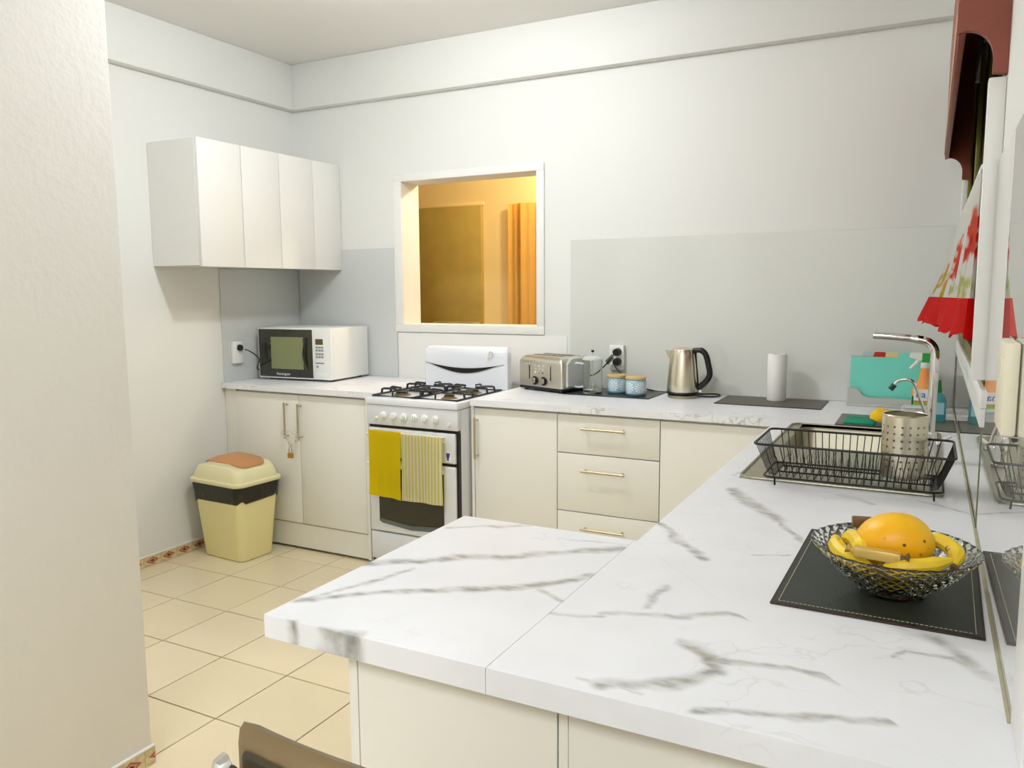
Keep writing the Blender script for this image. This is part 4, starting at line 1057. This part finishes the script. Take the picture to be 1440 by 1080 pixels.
cu = thing('window_curtain', 'white floral café curtain with red ruffled hem at the window', 'curtain', (.09, 2.7, 1.66))
YC0, YC1 = 1.975, 3.42
def cf(u, v, z0_=1.665, z1_=1.395):
    y = YC0+(YC1-YC0)*u
    z = z0_+(z1_-z0_)*v-.012*u
    k = v*1.0
    x = .082-.006*u-(.010+.083*u**1.3)*k**1.5*.78
    fold = (.004+.010*v)*math.sin(u*2*PI*9+.6*math.sin(u*7))*(0.4+.6*min(1, (1-u)*8+.2))
    return (min(x+fold*.7, .104), y, z)
part('fabric', MB().grid(cf, 150, 16).solid(.0015), CURT, cu, angle=80)
def rf(u, v):
    b = cf(u, 1.0); z = b[2]-.085*v
    amp = .004+.012*v
    x = b[0]-.003-(.006+.022*u)*v*.9+amp*math.sin(u*2*PI*6+.8*math.sin(u*9))
    return (min(x, .106), b[1]+.004*math.sin(u*70)*v, z-.006*math.sin(u*2*PI*12)*v-.002*v*math.sin(u*200))
part('ruffle', MB().grid(rf, 400, 8).solid(.0015), RUFF, cu, angle=80)
part('rod', MB().cyl((.085, 1.965, 1.668), (.085, 3.79, 1.656), .006, 10), TRIMW, cu)

# ------------------------------------------------------------ bin
bn = thing('waste_bin', 'cream plastic swing-lid bin with brown flap by the left wall', 'bin', (-3.285, 3.062, 0), math.radians(-4))
part('body', MB().loft([rrect(0, 0, hx, hy, r, z, 6) for z, hx, hy, r in ((0, .145, .104, .03), (.006, .153, .111, .035), (.39, .188, .142, .045), (.415, .19, .144, .045))]), BINC, bn, True)
ln_ = []
for k, (z, e) in enumerate(((.318, .0025), (.325, .0065), (.36, .006), (.40, .007), (.412, .004))):
    ring = []; hx = .153+(.035)*(z/.39)+e; hy = .111+.031*(z/.39)+e
    for i, p in enumerate(rrect(0, 0, hx, hy, .045, z, 9)):
        wv = .004*math.sin(i*1.7+k*2.1)+.003*math.sin(i*.61+k)
        ring.append((p[0]*(1+wv*.6), p[1]*(1+wv*.6), z+(.010*math.sin(i*.37+1)+.006*math.sin(i*.9) if k < 2 else 0)))
    ln_.append(ring)
part('bin_liner', MB().loft(ln_, False, False), LINER, bn, True, angle=60)
def topz(x, y): 
    s_ = max(0, 1-(abs(y)/.125)**4)
    return .484+.062*math.cos(PI*min(1, abs(x)/.172)/2)**1.0*(.55+.45*s_)
rg = [rrect(0, 0, hx, hy, r, z, 6) for z, hx, hy, r in ((.412, .203, .157, .05), (.420, .207, .160, .05), (.430, .204, .158, .05), (.434, .190, .146, .048), (.455, .186, .142, .048))]
def capring(k_, lift=0): return [(p[0], p[1], topz(p[0], p[1])+lift) for p in rrect(0, 0, .178*k_, .134*k_, .046*k_+.012, 0, 6)]
rg += [capring(1.0), capring(.95, .006), capring(.90, .006)]
lidm = MB().loft(rg+[capring(k_, 0) for k_ in (.86, .6, .3)], False, True)
part('lid', lidm, BINL, bn, True, angle=50)
fp_ = [[(p[0], p[1], topz(p[0], p[1])+l) for p in rrect(.0, 0, .150*k_, .098*k_, .05*k_+.005, 0, 6)] for k_, l in ((1.0, .001), (1.0, .006), (.97, .009), (.6, .010), (.25, .010))]
part('swing_flap', MB().loft(fp_), BINF, bn, True, label='brown swing flap', angle=50)

# ------------------------------------------------------------ chair
chx, chy = -.397, .567
cr = thing('chair', 'chrome framed chair with curved brown vinyl back at the peninsula', 'chair', (chx, chy, 0))
def cb_(u, v):
    x = chx-.205+.41*u; y = chy-.035+.10*(abs(u-.5)*2)**3.2; return (x, y, .70+.275*v-.012*(abs(u-.5)*2)**3)
pad = MB()
rings = []
for i in range(33):
    u = i/32; x = chx-.205+.41*u; e = (abs(u-.5)*2)
    y = chy-.022+.012*e**3; th = .015 if e < .97 else .009
    nx_ = 0
    rings.append([(x, y-th, .72), (x, y-th, .965), (x, y-th*.7, .978), (x, y, .983), (x, y+th*.7, .978), (x, y+th, .965), (x, y+th, .72), (x, y, .708)])
pad.loft(rings); part('backrest', pad, VINYL, cr, angle=50)
ins = MB(); rings = []
for i in range(29):
    u = .05+.90*i/28; x = chx-.205+.41*u; e = (abs(u-.5)*2); y = chy-.022+.012*e**3-.0165
    rings.append([(x, y, .73), (x, y, .968), (x, y-.004, .964), (x, y-.004, .735)])
ins.loft(rings); part('back_shell', ins, DKVINYL, cr, label='dark rear shell')
for s_ in (-1, 1):
    xx = chx+s_*.198
    part('frame_tube', MB().tube(arc([(xx, chy-.06, .0), (xx, chy-.055, .45), (xx, chy-.052, .80), (xx-s_*.004, chy-.052, .945), (xx-s_*.006, chy-.044, .962)], 5), .011, 12), CHROME, cr)
    part('leg', MB().tube([(xx, chy+.36, 0), (xx, chy+.34, .43)], .011, 12), CHROME, cr)
    part('side_rail', MB().tube([(xx, chy-.05, .43), (xx, chy+.34, .43)], .010, 12), CHROME, cr)
part('seat', MB().box(chx-.205, chx+.205, chy-.03, chy+.355, .435, .48, .02, 3), VINYL, cr)
